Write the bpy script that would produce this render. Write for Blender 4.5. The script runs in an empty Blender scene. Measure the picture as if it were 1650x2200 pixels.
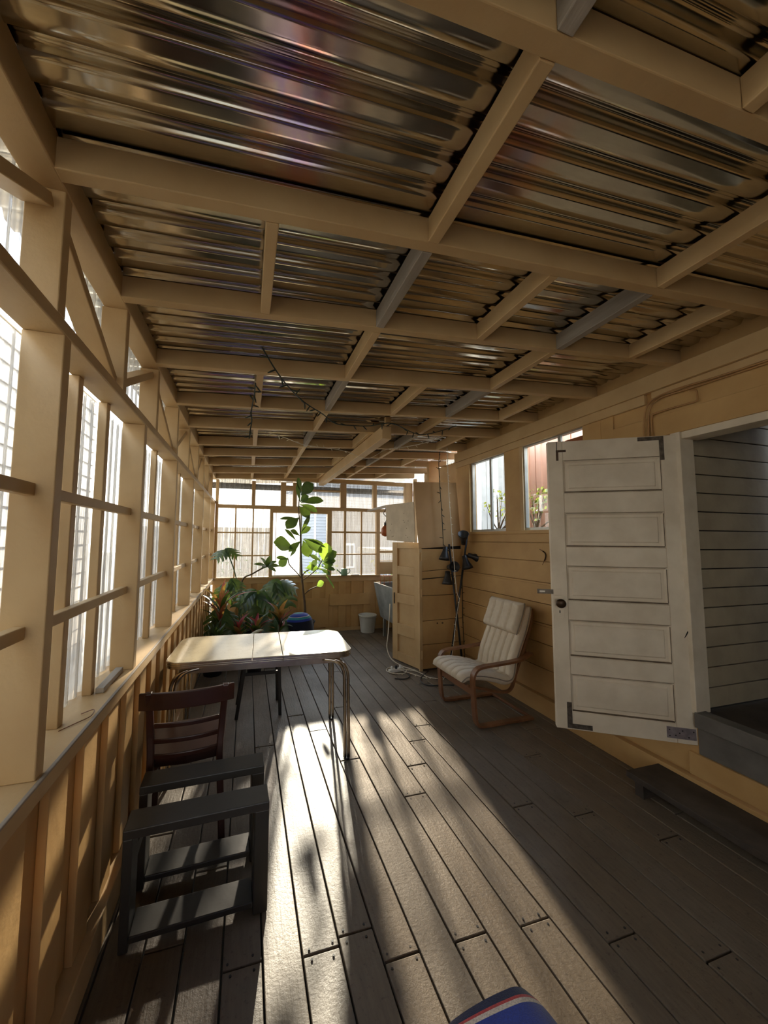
import bpy, bmesh, math, random
from mathutils import Vector, Matrix
random.seed(7)
sc = bpy.context.scene
col = sc.collection
PI = math.pi

# ------------------------------------------------------------------ camera
F_PX, PX0, YAW, PITCH, ROLL, CAM_H = 785.03, 757.4, 0.2797, 0.07492, 0.00604, 1.55
fwd = Vector((math.sin(YAW)*math.cos(PITCH), math.cos(YAW)*math.cos(PITCH), math.sin(PITCH)))
r0 = Vector((math.cos(YAW), -math.sin(YAW), 0)); u0 = r0.cross(fwd)
rgt = r0*math.cos(ROLL) + u0*math.sin(ROLL); upv = -r0*math.sin(ROLL) + u0*math.cos(ROLL)
cd = bpy.data.cameras.new('camera'); cam = bpy.data.objects.new('camera', cd); col.objects.link(cam)
cd.sensor_fit = 'VERTICAL'; cd.sensor_height = 24.0
cd.lens = F_PX/2200*24.0
cd.shift_x = (825-PX0)/2200
cd.clip_start = 0.05; cd.clip_end = 200
m = Matrix(((rgt.x, upv.x, -fwd.x, 0), (rgt.y, upv.y, -fwd.y, 0), (rgt.z, upv.z, -fwd.z, CAM_H), (0, 0, 0, 1)))
cam.matrix_world = m
sc.camera = cam

# ------------------------------------------------------------------ world, sun, exposure
w = bpy.data.worlds.new('sky'); sc.world = w; w.use_nodes = True
nt = w.node_tree; nt.nodes.clear()
wo = nt.nodes.new('ShaderNodeOutputWorld'); bg = nt.nodes.new('ShaderNodeBackground')
tc = nt.nodes.new('ShaderNodeTexCoord'); sx = nt.nodes.new('ShaderNodeSeparateXYZ'); cr = nt.nodes.new('ShaderNodeValToRGB')
nt.links.new(tc.outputs['Generated'], sx.inputs[0]); nt.links.new(sx.outputs['Z'], cr.inputs[0])
cr.color_ramp.elements[0].position = 0.0; cr.color_ramp.elements[0].color = (1.0, 0.96, 0.88, 1)
cr.color_ramp.elements[1].position = 0.7; cr.color_ramp.elements[1].color = (0.55, 0.72, 1.0, 1)
nt.links.new(cr.outputs[0], bg.inputs[0]); bg.inputs[1].default_value = 4.6
nt.links.new(bg.outputs[0], wo.inputs[0])
SUN_TO = Vector((0.175, 1.0, 0.315)).normalized()
sd = bpy.data.lights.new('sun', 'SUN'); sd.energy = 11.5; sd.angle = math.radians(1.1); sd.color = (1.0, 0.88, 0.72)
so = bpy.data.objects.new('sun', sd); col.objects.link(so); so.location = (3, 14, 8)
so.rotation_euler = SUN_TO.to_track_quat('Z', 'Y').to_euler()
vs = sc.view_settings
vs.view_transform = 'Standard'; vs.look = 'None'; vs.gamma = 1.0; vs.use_curve_mapping = False; vs.exposure = 1.1
sc.cycles.max_bounces = 9; sc.cycles.diffuse_bounces = 5; sc.cycles.glossy_bounces = 4
sc.cycles.transmission_bounces = 6; sc.cycles.transparent_max_bounces = 16
sc.cycles.sample_clamp_indirect = 6.0; sc.cycles.use_denoising = True
sc.cycles.caustics_reflective = False; sc.cycles.caustics_refractive = False

# ------------------------------------------------------------------ materials
def nodes(name):
    mt = bpy.data.materials.new(name); mt.use_nodes = True
    n = mt.node_tree; b = n.nodes['Principled BSDF']; return mt, n, b
def nd(n, t, **k):
    x = n.nodes.new(t)
    for a, v in k.items(): setattr(x, a, v)
    return x
def coords(n, scale=(1, 1, 1), kind='Object'):
    t = nd(n, 'ShaderNodeTexCoord'); mp = nd(n, 'ShaderNodeMapping'); mp.inputs['Scale'].default_value = scale
    n.links.new(t.outputs[kind], mp.inputs[0]); return mp.outputs[0]
def noise(n, vec, scale, detail=4, rough=.55, lo=.35, hi=.65):
    t = nd(n, 'ShaderNodeTexNoise'); t.inputs['Scale'].default_value = scale; t.inputs['Detail'].default_value = detail; t.inputs['Roughness'].default_value = rough
    n.links.new(vec, t.inputs['Vector'])
    r = nd(n, 'ShaderNodeMapRange'); r.inputs[1].default_value = lo; r.inputs[2].default_value = hi
    n.links.new(t.outputs['Fac'], r.inputs[0]); return r.outputs[0]
def mixc(n, fac, a, b, blend='MIX'):
    x = nd(n, 'ShaderNodeMix', data_type='RGBA', blend_type=blend)
    if isinstance(fac, (int, float)): x.inputs[0].default_value = fac
    else: n.links.new(fac, x.inputs[0])
    for i, c in ((6, a), (7, b)):
        if isinstance(c, (tuple, list)): x.inputs[i].default_value = (*c[:3], 1)
        else: n.links.new(c, x.inputs[i])
    return x.outputs[2]
def bump(n, b, h, strength=.3, dist=.002):
    x = nd(n, 'ShaderNodeBump'); x.inputs['Strength'].default_value = strength; x.inputs['Distance'].default_value = dist
    n.links.new(h, x.inputs['Height']); n.links.new(x.outputs[0], b.inputs['Normal'])
def mat(name, c1, c2=None, rough=.6, metal=0, scale=6, stretch=(1, 1, 1), bmp=.0, spec=.5, dist=.002, mlo=.35, mhi=.65, coat=0):
    mt, n, b = nodes(name); b.inputs['Roughness'].default_value = rough; b.inputs['Metallic'].default_value = metal
    b.inputs['Specular IOR Level'].default_value = spec; b.inputs['Coat Weight'].default_value = coat
    v = coords(n, stretch); f = noise(n, v, scale, lo=mlo, hi=mhi)
    n.links.new(mixc(n, f, c1, c2 or tuple(x*.8 for x in c1)), b.inputs['Base Color'])
    if bmp: bump(n, b, noise(n, v, scale*5), bmp, dist)
    return mt
def S(r, g, b):  # sRGB 0-255 to linear
    f = lambda x: (x/255/12.92) if x <= 10 else ((x/255+.055)/1.055)**2.4
    return (f(r), f(g), f(b))

M = {}
def worn_paint(name, c1, c2, chip, amount=.66, scale=3.0, bmp=.25, rough=.55, stretch=(1, 1, 1)):
    mt, n, b = nodes(name); b.inputs['Roughness'].default_value = rough; b.inputs['Specular IOR Level'].default_value = .35
    v = coords(n, stretch); base = mixc(n, noise(n, v, scale), c1, c2)
    ch = noise(n, v, 14, detail=8, rough=.7, lo=amount, hi=amount+.04)
    n.links.new(mixc(n, ch, base, chip), b.inputs['Base Color'])
    bump(n, b, noise(n, v, 30, detail=6), bmp, .0015); M[name] = mt; return mt
TAN1, TAN2 = S(199, 170, 125), S(186, 155, 110)
worn_paint('tan_paint', TAN1, TAN2, S(120, 92, 62), .74)
worn_paint('tan_wall', S(198, 162, 108), S(184, 147, 95), S(116, 90, 62), .76)
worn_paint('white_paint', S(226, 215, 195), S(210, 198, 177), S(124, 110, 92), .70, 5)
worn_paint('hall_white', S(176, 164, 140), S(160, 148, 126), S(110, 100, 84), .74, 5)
M['grey_wood'] = mat('grey_wood', S(170, 160, 146), S(136, 126, 114), .8, scale=9, stretch=(1, .15, 1), bmp=.3)
M['black_paint'] = mat('black_paint', S(64, 64, 61), S(54, 54, 52), .42, scale=4, bmp=.1)
M['brown_wood'] = mat('brown_wood', S(70, 38, 30), S(50, 27, 22), .36, scale=8, stretch=(.3, 1, 1), bmp=.08)
M['seat_wood'] = mat('seat_wood', S(108, 76, 62), S(88, 60, 48), .4, scale=8, stretch=(1, .3, 1))
M['birch'] = mat('birch', S(132, 92, 62), S(108, 72, 48), .4, scale=10, stretch=(1, .2, 1), bmp=.06)
M['canvas'] = mat('canvas', S(216, 204, 184), S(210, 197, 177), .9, scale=30, bmp=.12, spec=.2)
M['piping'] = mat('piping', S(150, 140, 126), None, .9)
M['chrome'] = mat('chrome', (.62, .58, .52), (.45, .40, .34), .18, 1, scale=14)
M['edge_metal'] = mat('edge_metal', (.62, .60, .56), (.48, .45, .41), .26, 1, scale=20)
M['dark_metal'] = mat('dark_metal', S(36, 36, 38), S(28, 28, 30), .45, scale=6)
M['bracket'] = mat('bracket', S(108, 100, 90), S(76, 68, 60), .45, .7, scale=40)
M['knob'] = mat('knob', S(74, 54, 36), S(50, 36, 26), .4, .6, scale=20)
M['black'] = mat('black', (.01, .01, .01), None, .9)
M['bucket'] = mat('bucket', S(212, 214, 206), S(196, 198, 190), .45, scale=3)
M['tub'] = mat('tub', S(132, 134, 130), S(104, 106, 103), .6, scale=5, bmp=.1)
M['can'] = mat('can', S(120, 158, 132), S(104, 142, 116), .4)
M['wire_dark'] = mat('wire_dark', S(30, 40, 28), None, .6)
M['wire_white'] = mat('wire_white', S(224, 218, 200), None, .5)
M['bulb'] = mat('bulb', S(236, 226, 200), None, .3)
M['cable_tan'] = mat('cable_tan', S(176, 134, 84), S(150, 112, 70), .6)
M['soil'] = mat('soil', S(52, 40, 30), S(36, 28, 22), .95, scale=40, bmp=.4)
M['pot'] = mat('pot', S(44, 46, 48), S(34, 34, 36), .5)
M['stem'] = mat('stem', S(106, 84, 60), S(84, 70, 48), .7, scale=20)
M['ply'] = mat('ply', S(182, 148, 104), S(170, 136, 93), .7, scale=3, bmp=.1)
M['ply_white'] = mat('ply_white', S(214, 200, 176), S(200, 186, 162), .7, scale=9, bmp=.1)
M['step_paint'] = mat('step_paint', S(72, 64, 56), S(54, 47, 42), .7, scale=8, bmp=.2)
M['riser'] = mat('riser', S(112, 110, 106), S(92, 90, 86), .65, scale=6, bmp=.15)
M['alu'] = mat('alu', S(186, 184, 176), S(160, 158, 150), .4, .4)
M['shingle'] = mat('shingle', S(214, 206, 190), S(198, 189, 172), .8, scale=3, bmp=.1)
M['clapboard'] = mat('clapboard', S(112, 113, 116), S(104, 105, 108), .7, scale=2)
M['ground'] = mat('ground', S(150, 140, 120), S(120, 112, 96), .9, scale=2, bmp=.2)
M['render_wall'] = mat('render_wall', S(150, 146, 138), S(130, 126, 118), .85, scale=3, bmp=.2)
M['orange_wood'] = mat('orange_wood', S(186, 104, 52), S(160, 84, 40), .5, scale=6, stretch=(1, 1, .15))
M['red_wood'] = mat('red_wood', S(192, 146, 120), S(172, 122, 96), .35, scale=6, stretch=(1, 1, .15))
M['white_trim'] = mat('white_trim', S(230, 228, 220), None, .6)
M['dark_glass'] = mat('dark_glass', S(60, 70, 84), None, .15)
M['rust'] = mat('rust', S(190, 140, 70), None, .7)

def leaf_mat(name, c1, c2, trans=.45):
    mt, n, b = nodes(name); out = n.nodes['Material Output']
    v = coords(n); c = mixc(n, noise(n, v, 9), c1, c2); n.links.new(c, b.inputs['Base Color'])
    b.inputs['Roughness'].default_value = .32
    t = nd(n, 'ShaderNodeBsdfTranslucent'); n.links.new(mixc(n, .35, c, S(190, 220, 60)), t.inputs[0])
    x = nd(n, 'ShaderNodeMixShader'); x.inputs[0].default_value = trans
    n.links.new(b.outputs[0], x.inputs[1]); n.links.new(t.outputs[0], x.inputs[2]); n.links.new(x.outputs[0], out.inputs[0]); M[name] = mt
leaf_mat('leaf_dark', S(52, 82, 54), S(36, 64, 42), .14)
leaf_mat('leaf_mid', S(74, 108, 66), S(56, 90, 56), .24)
leaf_mat('leaf_light', S(122, 152, 66), S(94, 130, 54), .4)
leaf_mat('leaf_red', S(190, 60, 84), S(120, 30, 50), .35)
leaf_mat('bush', S(84, 92, 50), S(52, 62, 32), .3)
leaf_mat('bush_yellow', S(128, 122, 66), S(84, 84, 44), .3)
leaf_mat('petal', S(226, 222, 206), S(200, 200, 180), .3)

# weathered deck paint: one tint per board, grain along the board, scuffs
def deck():
    mt, n, b = nodes('deck'); M['deck'] = mt
    geo = nd(n, 'ShaderNodeTexCoord'); sep = nd(n, 'ShaderNodeSeparateXYZ'); n.links.new(geo.outputs['Object'], sep.inputs[0])
    a = nd(n, 'ShaderNodeMath', operation='MULTIPLY_ADD'); a.inputs[1].default_value = 1/.1432; a.inputs[2].default_value = -.0955/.1432+.0
    n.links.new(sep.outputs['X'], a.inputs[0]); fl = nd(n, 'ShaderNodeMath', operation='FLOOR'); n.links.new(a.outputs[0], fl.inputs[0])
    wn = nd(n, 'ShaderNodeTexWhiteNoise', noise_dimensions='1D'); n.links.new(fl.outputs[0], wn.inputs['W'])
    v = coords(n, (1, .12, 1)); g1 = noise(n, v, 60, 5, .6)
    v2 = coords(n); g2 = noise(n, v2, 2.2, 5, .6); g3 = noise(n, v2, 45, 6, .7, .58, .66)
    c = mixc(n, g2, S(122, 113, 100), S(103, 94, 83)); c = mixc(n, wn.outputs['Value'], c, S(118, 105, 88))
    mm = nd(n, 'ShaderNodeMath', operation='MULTIPLY'); mm.inputs[1].default_value = .35; n.links.new(g1, mm.inputs[0])
    c = mixc(n, mm.outputs[0], c, S(82, 72, 62)); m3 = nd(n, 'ShaderNodeMath', operation='MULTIPLY'); m3.inputs[1].default_value = .5; n.links.new(g3, m3.inputs[0])
    c = mixc(n, m3.outputs[0], c, S(66, 57, 48)); n.links.new(c, b.inputs['Base Color'])
    rr = nd(n, 'ShaderNodeMapRange'); rr.inputs[3].default_value = .42; rr.inputs[4].default_value = .6; n.links.new(g2, rr.inputs[0]); n.links.new(rr.outputs[0], b.inputs['Roughness'])
    b.inputs['Specular IOR Level'].default_value = .4
    h = nd(n, 'ShaderNodeMath', operation='ADD'); n.links.new(g1, h.inputs[0]); n.links.new(noise(n, v2, 70, 6, .7), h.inputs[1])
    bump(n, b, h.outputs[0], .35, .0018)
deck()

def galvanised():
    mt, n, b = nodes('galvanised'); M['galvanised'] = mt; b.inputs['Metallic'].default_value = 1
    v = coords(n); f = noise(n, v, 2.2, 4); g = noise(n, coords(n, (.25, 1, 1)), 90, 4, .6)
    c = mixc(n, f, (.66, .61, .50), (.56, .51, .42)); m4 = nd(n, 'ShaderNodeMath', operation='MULTIPLY'); m4.inputs[1].default_value = .35; n.links.new(g, m4.inputs[0])
    c = mixc(n, m4.outputs[0], c, (.46, .42, .35))
    # rainbow sheen of reflected sun, painted into the zinc colour as blotches
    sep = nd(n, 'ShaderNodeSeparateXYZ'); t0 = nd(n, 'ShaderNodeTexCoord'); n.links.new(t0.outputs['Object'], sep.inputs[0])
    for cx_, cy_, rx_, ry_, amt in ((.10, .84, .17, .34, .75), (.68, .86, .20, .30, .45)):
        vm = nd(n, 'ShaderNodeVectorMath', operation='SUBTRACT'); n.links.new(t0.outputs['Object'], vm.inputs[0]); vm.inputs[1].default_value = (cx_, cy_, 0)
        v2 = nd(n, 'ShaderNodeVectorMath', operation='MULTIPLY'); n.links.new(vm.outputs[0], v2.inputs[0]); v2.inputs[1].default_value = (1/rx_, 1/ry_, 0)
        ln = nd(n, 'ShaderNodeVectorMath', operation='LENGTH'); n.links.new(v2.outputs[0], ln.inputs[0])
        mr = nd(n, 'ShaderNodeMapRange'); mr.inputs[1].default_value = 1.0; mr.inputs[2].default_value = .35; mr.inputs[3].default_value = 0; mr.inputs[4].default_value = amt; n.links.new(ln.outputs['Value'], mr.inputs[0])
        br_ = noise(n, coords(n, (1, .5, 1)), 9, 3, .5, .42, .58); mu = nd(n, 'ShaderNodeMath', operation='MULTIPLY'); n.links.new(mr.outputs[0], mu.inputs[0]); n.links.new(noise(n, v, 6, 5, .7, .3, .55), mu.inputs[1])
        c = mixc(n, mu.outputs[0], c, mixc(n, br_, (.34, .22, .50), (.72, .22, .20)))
    n.links.new(c, b.inputs['Base Color'])
    r = nd(n, 'ShaderNodeMapRange'); r.inputs[3].default_value = .09; r.inputs[4].default_value = .18; n.links.new(f, r.inputs[0]); n.links.new(r.outputs[0], b.inputs['Roughness'])
galvanised()

def facing(n):
    lw = nd(n, 'ShaderNodeLayerWeight'); pw = nd(n, 'ShaderNodeMath', operation='POWER'); pw.inputs[1].default_value = 4.5; n.links.new(lw.outputs['Facing'], pw.inputs[0])
    ma = nd(n, 'ShaderNodeMath', operation='MULTIPLY_ADD'); ma.inputs[1].default_value = .75; ma.inputs[2].default_value = .04; n.links.new(pw.outputs[0], ma.inputs[0]); return ma.outputs[0]
def sheet_mat(name, tint, clear, haze, dirt_ribs, horizontal_axis):
    """clear corrugated plastic sheet: part clear, part scattering, with streaks of dirt running down it that also paint in the light and dark lines of the ribs"""
    mt = bpy.data.materials.new(name); mt.use_nodes = True; n = mt.node_tree; n.nodes.clear(); M[name] = mt
    out = nd(n, 'ShaderNodeOutputMaterial')
    st = (1, 1, .03)
    v = coords(n, st); k = noise(n, v, 70, 5, .7, .36, .66); k2 = noise(n, coords(n, (1, 1, .5)), 7, 5, .6, .4, .75)  # streaks also paint in the corrugation's light and dark lines
    tr = nd(n, 'ShaderNodeBsdfTransparent'); n.links.new(mixc(n, k, tint, tuple(x*(1-dirt_ribs*1.3) for x in tint)), tr.inputs[0])
    tl = nd(n, 'ShaderNodeBsdfTranslucent'); n.links.new(mixc(n, k, tuple(x*haze for x in tint), tuple(x*haze*.5 for x in tint)), tl.inputs[0])
    gl = nd(n, 'ShaderNodeBsdfGlossy'); gl.inputs['Roughness'].default_value = .12
    fac = nd(n, 'ShaderNodeMath', operation='MULTIPLY_ADD'); fac.inputs[1].default_value = dirt_ribs; fac.inputs[2].default_value = 1-clear; n.links.new(k, fac.inputs[0])
    fa2 = nd(n, 'ShaderNodeMath', operation='MULTIPLY_ADD', use_clamp=True); fa2.inputs[1].default_value = dirt_ribs*.5; n.links.new(k2, fa2.inputs[0]); n.links.new(fac.outputs[0], fa2.inputs[2])
    x = nd(n, 'ShaderNodeMixShader'); n.links.new(fa2.outputs[0], x.inputs[0]); n.links.new(tr.outputs[0], x.inputs[1]); n.links.new(tl.outputs[0], x.inputs[2])
    fr = facing(n)
    y = nd(n, 'ShaderNodeMixShader'); n.links.new(fr, y.inputs[0]); n.links.new(x.outputs[0], y.inputs[1]); n.links.new(gl.outputs[0], y.inputs[2])
    n.links.new(y.outputs[0], out.inputs[0])
sheet_mat('sheet', (.96, .94, .88), .64, .40, .40, 0)
sheet_mat('sheet_clear', (.96, .94, .88), .68, .22, .34, 0)
sheet_mat('sheet_amber', (.95, .89, .78), .62, .12, .42, 0)
sheet_mat('sheet_back', (.93, .90, .82), .64, .12, .50, 0)
sheet_mat('frosted', (.98, .97, .95), .40, .62, .04, 0)
def glass():
    mt = bpy.data.materials.new('glass'); mt.use_nodes = True; n = mt.node_tree; n.nodes.clear(); M['glass'] = mt
    out = nd(n, 'ShaderNodeOutputMaterial'); tr = nd(n, 'ShaderNodeBsdfTransparent'); tr.inputs[0].default_value = (.95, .97, .96, 1)
    gl = nd(n, 'ShaderNodeBsdfGlossy'); gl.inputs['Roughness'].default_value = .02; fr = facing(n)
    y = nd(n, 'ShaderNodeMixShader'); n.links.new(fr, y.inputs[0]); n.links.new(tr.outputs[0], y.inputs[1]); n.links.new(gl.outputs[0], y.inputs[2]); n.links.new(y.outputs[0], out.inputs[0])
glass()
def laminate():
    mt, n, b = nodes('laminate'); M['laminate'] = mt; v = coords(n)
    c = mixc(n, noise(n, v, 5, 6, .7), S(232, 220, 186), S(214, 200, 164)); c = mixc(n, noise(n, v, 60, 4, .7, .6, .7), c, S(170, 150, 112))
    n.links.new(c, b.inputs['Base Color']); b.inputs['Roughness'].default_value = .22; b.inputs['Specular IOR Level'].default_value = .6
laminate()
def serape(name, cols, axis, period, warp=.0):
    mt, n, b = nodes(name); M[name] = mt; t = nd(n, 'ShaderNodeTexCoord'); sp = nd(n, 'ShaderNodeSeparateXYZ'); n.links.new(t.outputs['UV'], sp.inputs[0])
    a = nd(n, 'ShaderNodeMath', operation='MULTIPLY'); a.inputs[1].default_value = 1/period; n.links.new(sp.outputs[axis], a.inputs[0])
    fr = nd(n, 'ShaderNodeMath', operation='FRACT'); n.links.new(a.outputs[0], fr.inputs[0])
    r = nd(n, 'ShaderNodeValToRGB'); r.color_ramp.interpolation = 'CONSTANT'; e = r.color_ramp.elements
    e[0].position = 0; e[0].color = (*cols[0][1], 1); e[1].position = cols[1][0]; e[1].color = (*cols[1][1], 1)
    for p, c in cols[2:]:
        k = e.new(p); k.color = (*c, 1)
    n.links.new(fr.outputs[0], r.inputs[0])
    v = coords(n, (1, 1, 1)); n.links.new(mixc(n, noise(n, v, 300, 3), r.outputs[0], mixc(n, .35, r.outputs[0], (.02, .02, .03))), b.inputs['Base Color'])
    b.inputs['Roughness'].default_value = .95; b.inputs['Specular IOR Level'].default_value = .1; b.inputs['Sheen Weight'].default_value = .4
    bump(n, b, noise(n, v, 420, 3), .35, .001)
BL, NV, WH, RD, GR, TL, PK = S(48, 72, 170), S(40, 48, 84), S(236, 222, 208), S(210, 80, 80), S(44, 104, 76), S(60, 150, 160), S(220, 120, 150)
serape('serape', [(0, NV), (.045, RD), (.055, WH), (.075, BL), (.30, RD), (.31, WH), (.335, NV), (.35, GR), (.56, NV), (.58, RD), (.66, PK), (.74, WH), (.78, BL)], 1, .62)
serape('serape_teal', [(0, TL), (.05, BL), (.11, WH), (.12, TL), (.17, BL), (.22, S(30, 34, 50)), (.6, RD), (.61, S(30, 34, 50))], 1, .55)

# ------------------------------------------------------------------ mesh helpers
class MB:
    def __init__(s): s.v, s.f, s.uv = [], [], None
    def add(s, vs, fs):
        o = len(s.v); s.v += [tuple(x) for x in vs]; s.f += [tuple(i+o for i in q) for q in fs]; return s
    def box(s, x0, x1, y0, y1, z0, z1):
        return s.add([(x0,y0,z0),(x1,y0,z0),(x1,y1,z0),(x0,y1,z0),(x0,y0,z1),(x1,y0,z1),(x1,y1,z1),(x0,y1,z1)],
                     [(0,3,2,1),(4,5,6,7),(0,1,5,4),(1,2,6,5),(2,3,7,6),(3,0,4,7)])
    def hexa(s, p):   # 8 points: bottom 4 ccw, top 4 ccw
        return s.add(p, [(0,3,2,1),(4,5,6,7),(0,1,5,4),(1,2,6,5),(2,3,7,6),(3,0,4,7)])
    def bar(s, a, b, w, h, up=(0,0,1)):   # rectangular bar from a to b
        a, b = Vector(a), Vector(b); d = (b-a).normalized(); sd = d.cross(Vector(up))
        if sd.length < 1e-4: sd = d.cross(Vector((1,0,0)))
        sd.normalize(); u = sd.cross(d); p = []
        for q in (a, b): p += [q-sd*w/2-u*h/2, q+sd*w/2-u*h/2, q+sd*w/2+u*h/2, q-sd*w/2+u*h/2]
        return s.add(p, [(0,1,2,3),(7,6,5,4),(0,4,5,1),(1,5,6,2),(2,6,7,3),(3,7,4,0)])
    def tube(s, pts, r, n=8, cap=True):
        P = [Vector(p) for p in pts]; R = r if isinstance(r, (list, tuple)) else [r]*len(P); o = len(s.v); prev = None
        for i, p in enumerate(P):
            d = (P[min(i+1, len(P)-1)]-P[max(i-1, 0)]).normalized()
            if prev is None:
                x = d.cross(Vector((0,0,1)));  x = d.cross(Vector((1,0,0))) if x.length < .05 else x
            else: x = prev - d*prev.dot(d)
            x.normalize(); prev = x; y = d.cross(x)
            s.v += [tuple(p + (x*math.cos(2*PI*k/n)+y*math.sin(2*PI*k/n))*R[i]) for k in range(n)]
        for i in range(len(P)-1):
            for k in range(n): s.f.append((o+i*n+k, o+i*n+(k+1)%n, o+(i+1)*n+(k+1)%n, o+(i+1)*n+k))
        if cap: s.f.append(tuple(o+k for k in range(n))[::-1]); s.f.append(tuple(o+(len(P)-1)*n+k for k in range(n)))
        return s
    def ribbon(s, pts, wid, th, up):    # flat strip (wid along 'up' axis vector, th in the bend plane)
        P = [Vector(p) for p in pts]; up = Vector(up).normalized(); o = len(s.v)
        for i, p in enumerate(P):
            d = (P[min(i+1, len(P)-1)]-P[max(i-1, 0)]).normalized(); nn = d.cross(up).normalized()
            s.v += [tuple(p+up*wid/2+nn*th/2), tuple(p-up*wid/2+nn*th/2), tuple(p-up*wid/2-nn*th/2), tuple(p+up*wid/2-nn*th/2)]
        for i in range(len(P)-1):
            for k in range(4): s.f.append((o+i*4+k, o+i*4+(k+1)%4, o+(i+1)*4+(k+1)%4, o+(i+1)*4+k))
        s.f.append((o+3, o+2, o+1, o)); e = o+(len(P)-1)*4; s.f.append((e, e+1, e+2, e+3)); return s
    def lathe(s, prof, n=24, c=(0,0,0), axis=None):
        o = len(s.v); c = Vector(c); q = Vector((0,0,1)).rotation_difference(Vector(axis).normalized()) if axis else None
        for r, z in prof:
            for k in range(n):
                p = Vector((r*math.cos(2*PI*k/n), r*math.sin(2*PI*k/n), z)); p = q @ p if q else p; s.v.append(tuple(c+p))
        for i in range(len(prof)-1):
            for k in range(n): s.f.append((o+i*n+k, o+i*n+(k+1)%n, o+(i+1)*n+(k+1)%n, o+(i+1)*n+k))
        if prof[0][0] > 1e-5: s.f.append(tuple(o+k for k in range(n))[::-1])
        if prof[-1][0] > 1e-5: s.f.append(tuple(o+(len(prof)-1)*n+k for k in range(n)))
        return s
    def prism(s, poly, z0, z1):
        k = len(poly); return s.add([(x,y,z0) for x,y in poly]+[(x,y,z1) for x,y in poly], [tuple(range(k))[::-1], tuple(range(k,2*k))]+[(i,(i+1)%k,k+(i+1)%k,k+i) for i in range(k)])
    def grid(s, fn, nu, nv):
        o = len(s.v)
        for i in range(nu+1):
            for j in range(nv+1): s.v.append(tuple(fn(i/nu, j/nv)))
        for i in range(nu):
            for j in range(nv): a = o+i*(nv+1)+j; s.f.append((a, a+nv+1, a+nv+2, a+1))
        return s
    def build(s, name, mt, parent=None, bevel=0, smooth=False, sub=0, solid=0, loc=None, uv=None):
        me = bpy.data.meshes.new(name); me.from_pydata(s.v, [], s.f); me.update()
        bm = bmesh.new(); bm.from_mesh(me); bmesh.ops.remove_doubles(bm, verts=bm.verts, dist=1e-6) if smooth and not uv else None
        if not solid and not uv: bmesh.ops.recalc_face_normals(bm, faces=bm.faces)
        bm.to_mesh(me); bm.free()
        if uv:
            l = me.uv_layers.new(name='UV')
            for lp in me.loops: l.data[lp.index].uv = uv[lp.vertex_index]
        me.materials.append(M[mt] if isinstance(mt, str) else mt)
        if smooth:
            for p in me.polygons: p.use_smooth = True
        o = bpy.data.objects.new(name, me); col.objects.link(o)
        if parent: o.parent = parent
        if loc: o.location = loc
        if solid: q = o.modifiers.new('solid', 'SOLIDIFY'); q.thickness = solid; q.offset = 0
        if sub: q = o.modifiers.new('sub', 'SUBSURF'); q.levels = sub; q.render_levels = sub
        if bevel: q = o.modifiers.new('bevel', 'BEVEL'); q.width = bevel; q.segments = 2; q.limit_method = 'ANGLE'; q.angle_limit = .7
        return o
def box(x0,x1,y0,y1,z0,z1): return MB().box(x0,x1,y0,y1,z0,z1)
def empty(name, loc=(0,0,0), rz=0):
    o = bpy.data.objects.new(name, None); col.objects.link(o); o.location = loc; o.rotation_euler = (0,0,rz); o.empty_display_size = .1; return o
def struct(o): o['kind'] = 'structure'; return o
def tag(o, label, cat, group=None):
    o['label'] = label; o['category'] = cat
    if group: o['group'] = group
    return o
def lab(o, label): o['label'] = label; return o
def dup(o, parent=None):
    c = o.copy(); col.objects.link(c)
    if parent: c.parent = parent
    for ch in list(o.children): dup(ch, c)
    return c
def cat_rom(P, k=6):
    P = [Vector(p) for p in P]; Q = [P[0]*2-P[1]]+P+[P[-1]*2-P[-2]]; out = []
    for i in range(1, len(Q)-2):
        a, b, c, d = Q[i-1:i+3]
        for j in range(k):
            t = j/k; out.append(.5*((2*b)+(c-a)*t+(2*a-5*b+4*c-d)*t*t+(3*b-a-3*c+d)*t**3))
    return out+[P[-1]]

# ================================================================== THE PORCH
XL, XR, YB = -0.5, 2.6, 6.15           # left wall inner face, house wall, back wall
YF = -2.6                              # end of the porch behind the viewer
XRB = 2.93                             # the bay behind the house corner
def zr(x): return 2.497+.053*(x-XL)    # underside of the joists
# ---- floor boards
PITCH_B, GX0 = .1432, .0955
fb = MB()
joints = {0: [1.50], 1: [2.93, 1.1], 2: [1.47, 4.6], 3: [1.5, 3.35], 4: [1.37, 3.05], 5: [2.6], 6: [1.36, 3.4], 7: [2.15, 4.3], 8: [1.34, 2.42], 9: [2.7], 10: [1.2, 2.9], 11: [1.9], 12: [1.05, 3.3], 13: [1.75, 3.7], 14: [2.3], 15: [1.5], 16: [2.6]}
k = -5; rows = []
while GX0+k*PITCH_B < XRB:
    x0, x1 = GX0+k*PITCH_B+.0035, GX0+(k+1)*PITCH_B-.0035
    cuts = sorted([YF]+joints.get(k+1, [1.5+random.random()*2])+[YB+.05]+[-.6-random.random()])
    for a, b in zip(cuts[:-1], cuts[1:]):
        dz = random.uniform(-.0015, .0015); fb.box(max(x0, -.6), x1, a+.004, b-.004, -.03+dz, dz)
    k += 1
floor = struct(fb.build('floor', 'deck', bevel=.003))
nl = MB()
for k, js in joints.items():
    for y in js:
        for dx in (.025, .115):
            for dy in (-.022, .022): nl.lathe([(.0045, 0), (.0045, .002)], 8, (GX0+(k-1)*PITCH_B+dx+random.uniform(-.008,.008), y+dy+random.uniform(-.006,.006), 0))
nl.build('nail_head', 'dark_metal', floor)
sub = struct(box(-.7, 3.0, YF-.1, YB+.2, -.4, -.25).build('floor_subfloor', 'black'))
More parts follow.
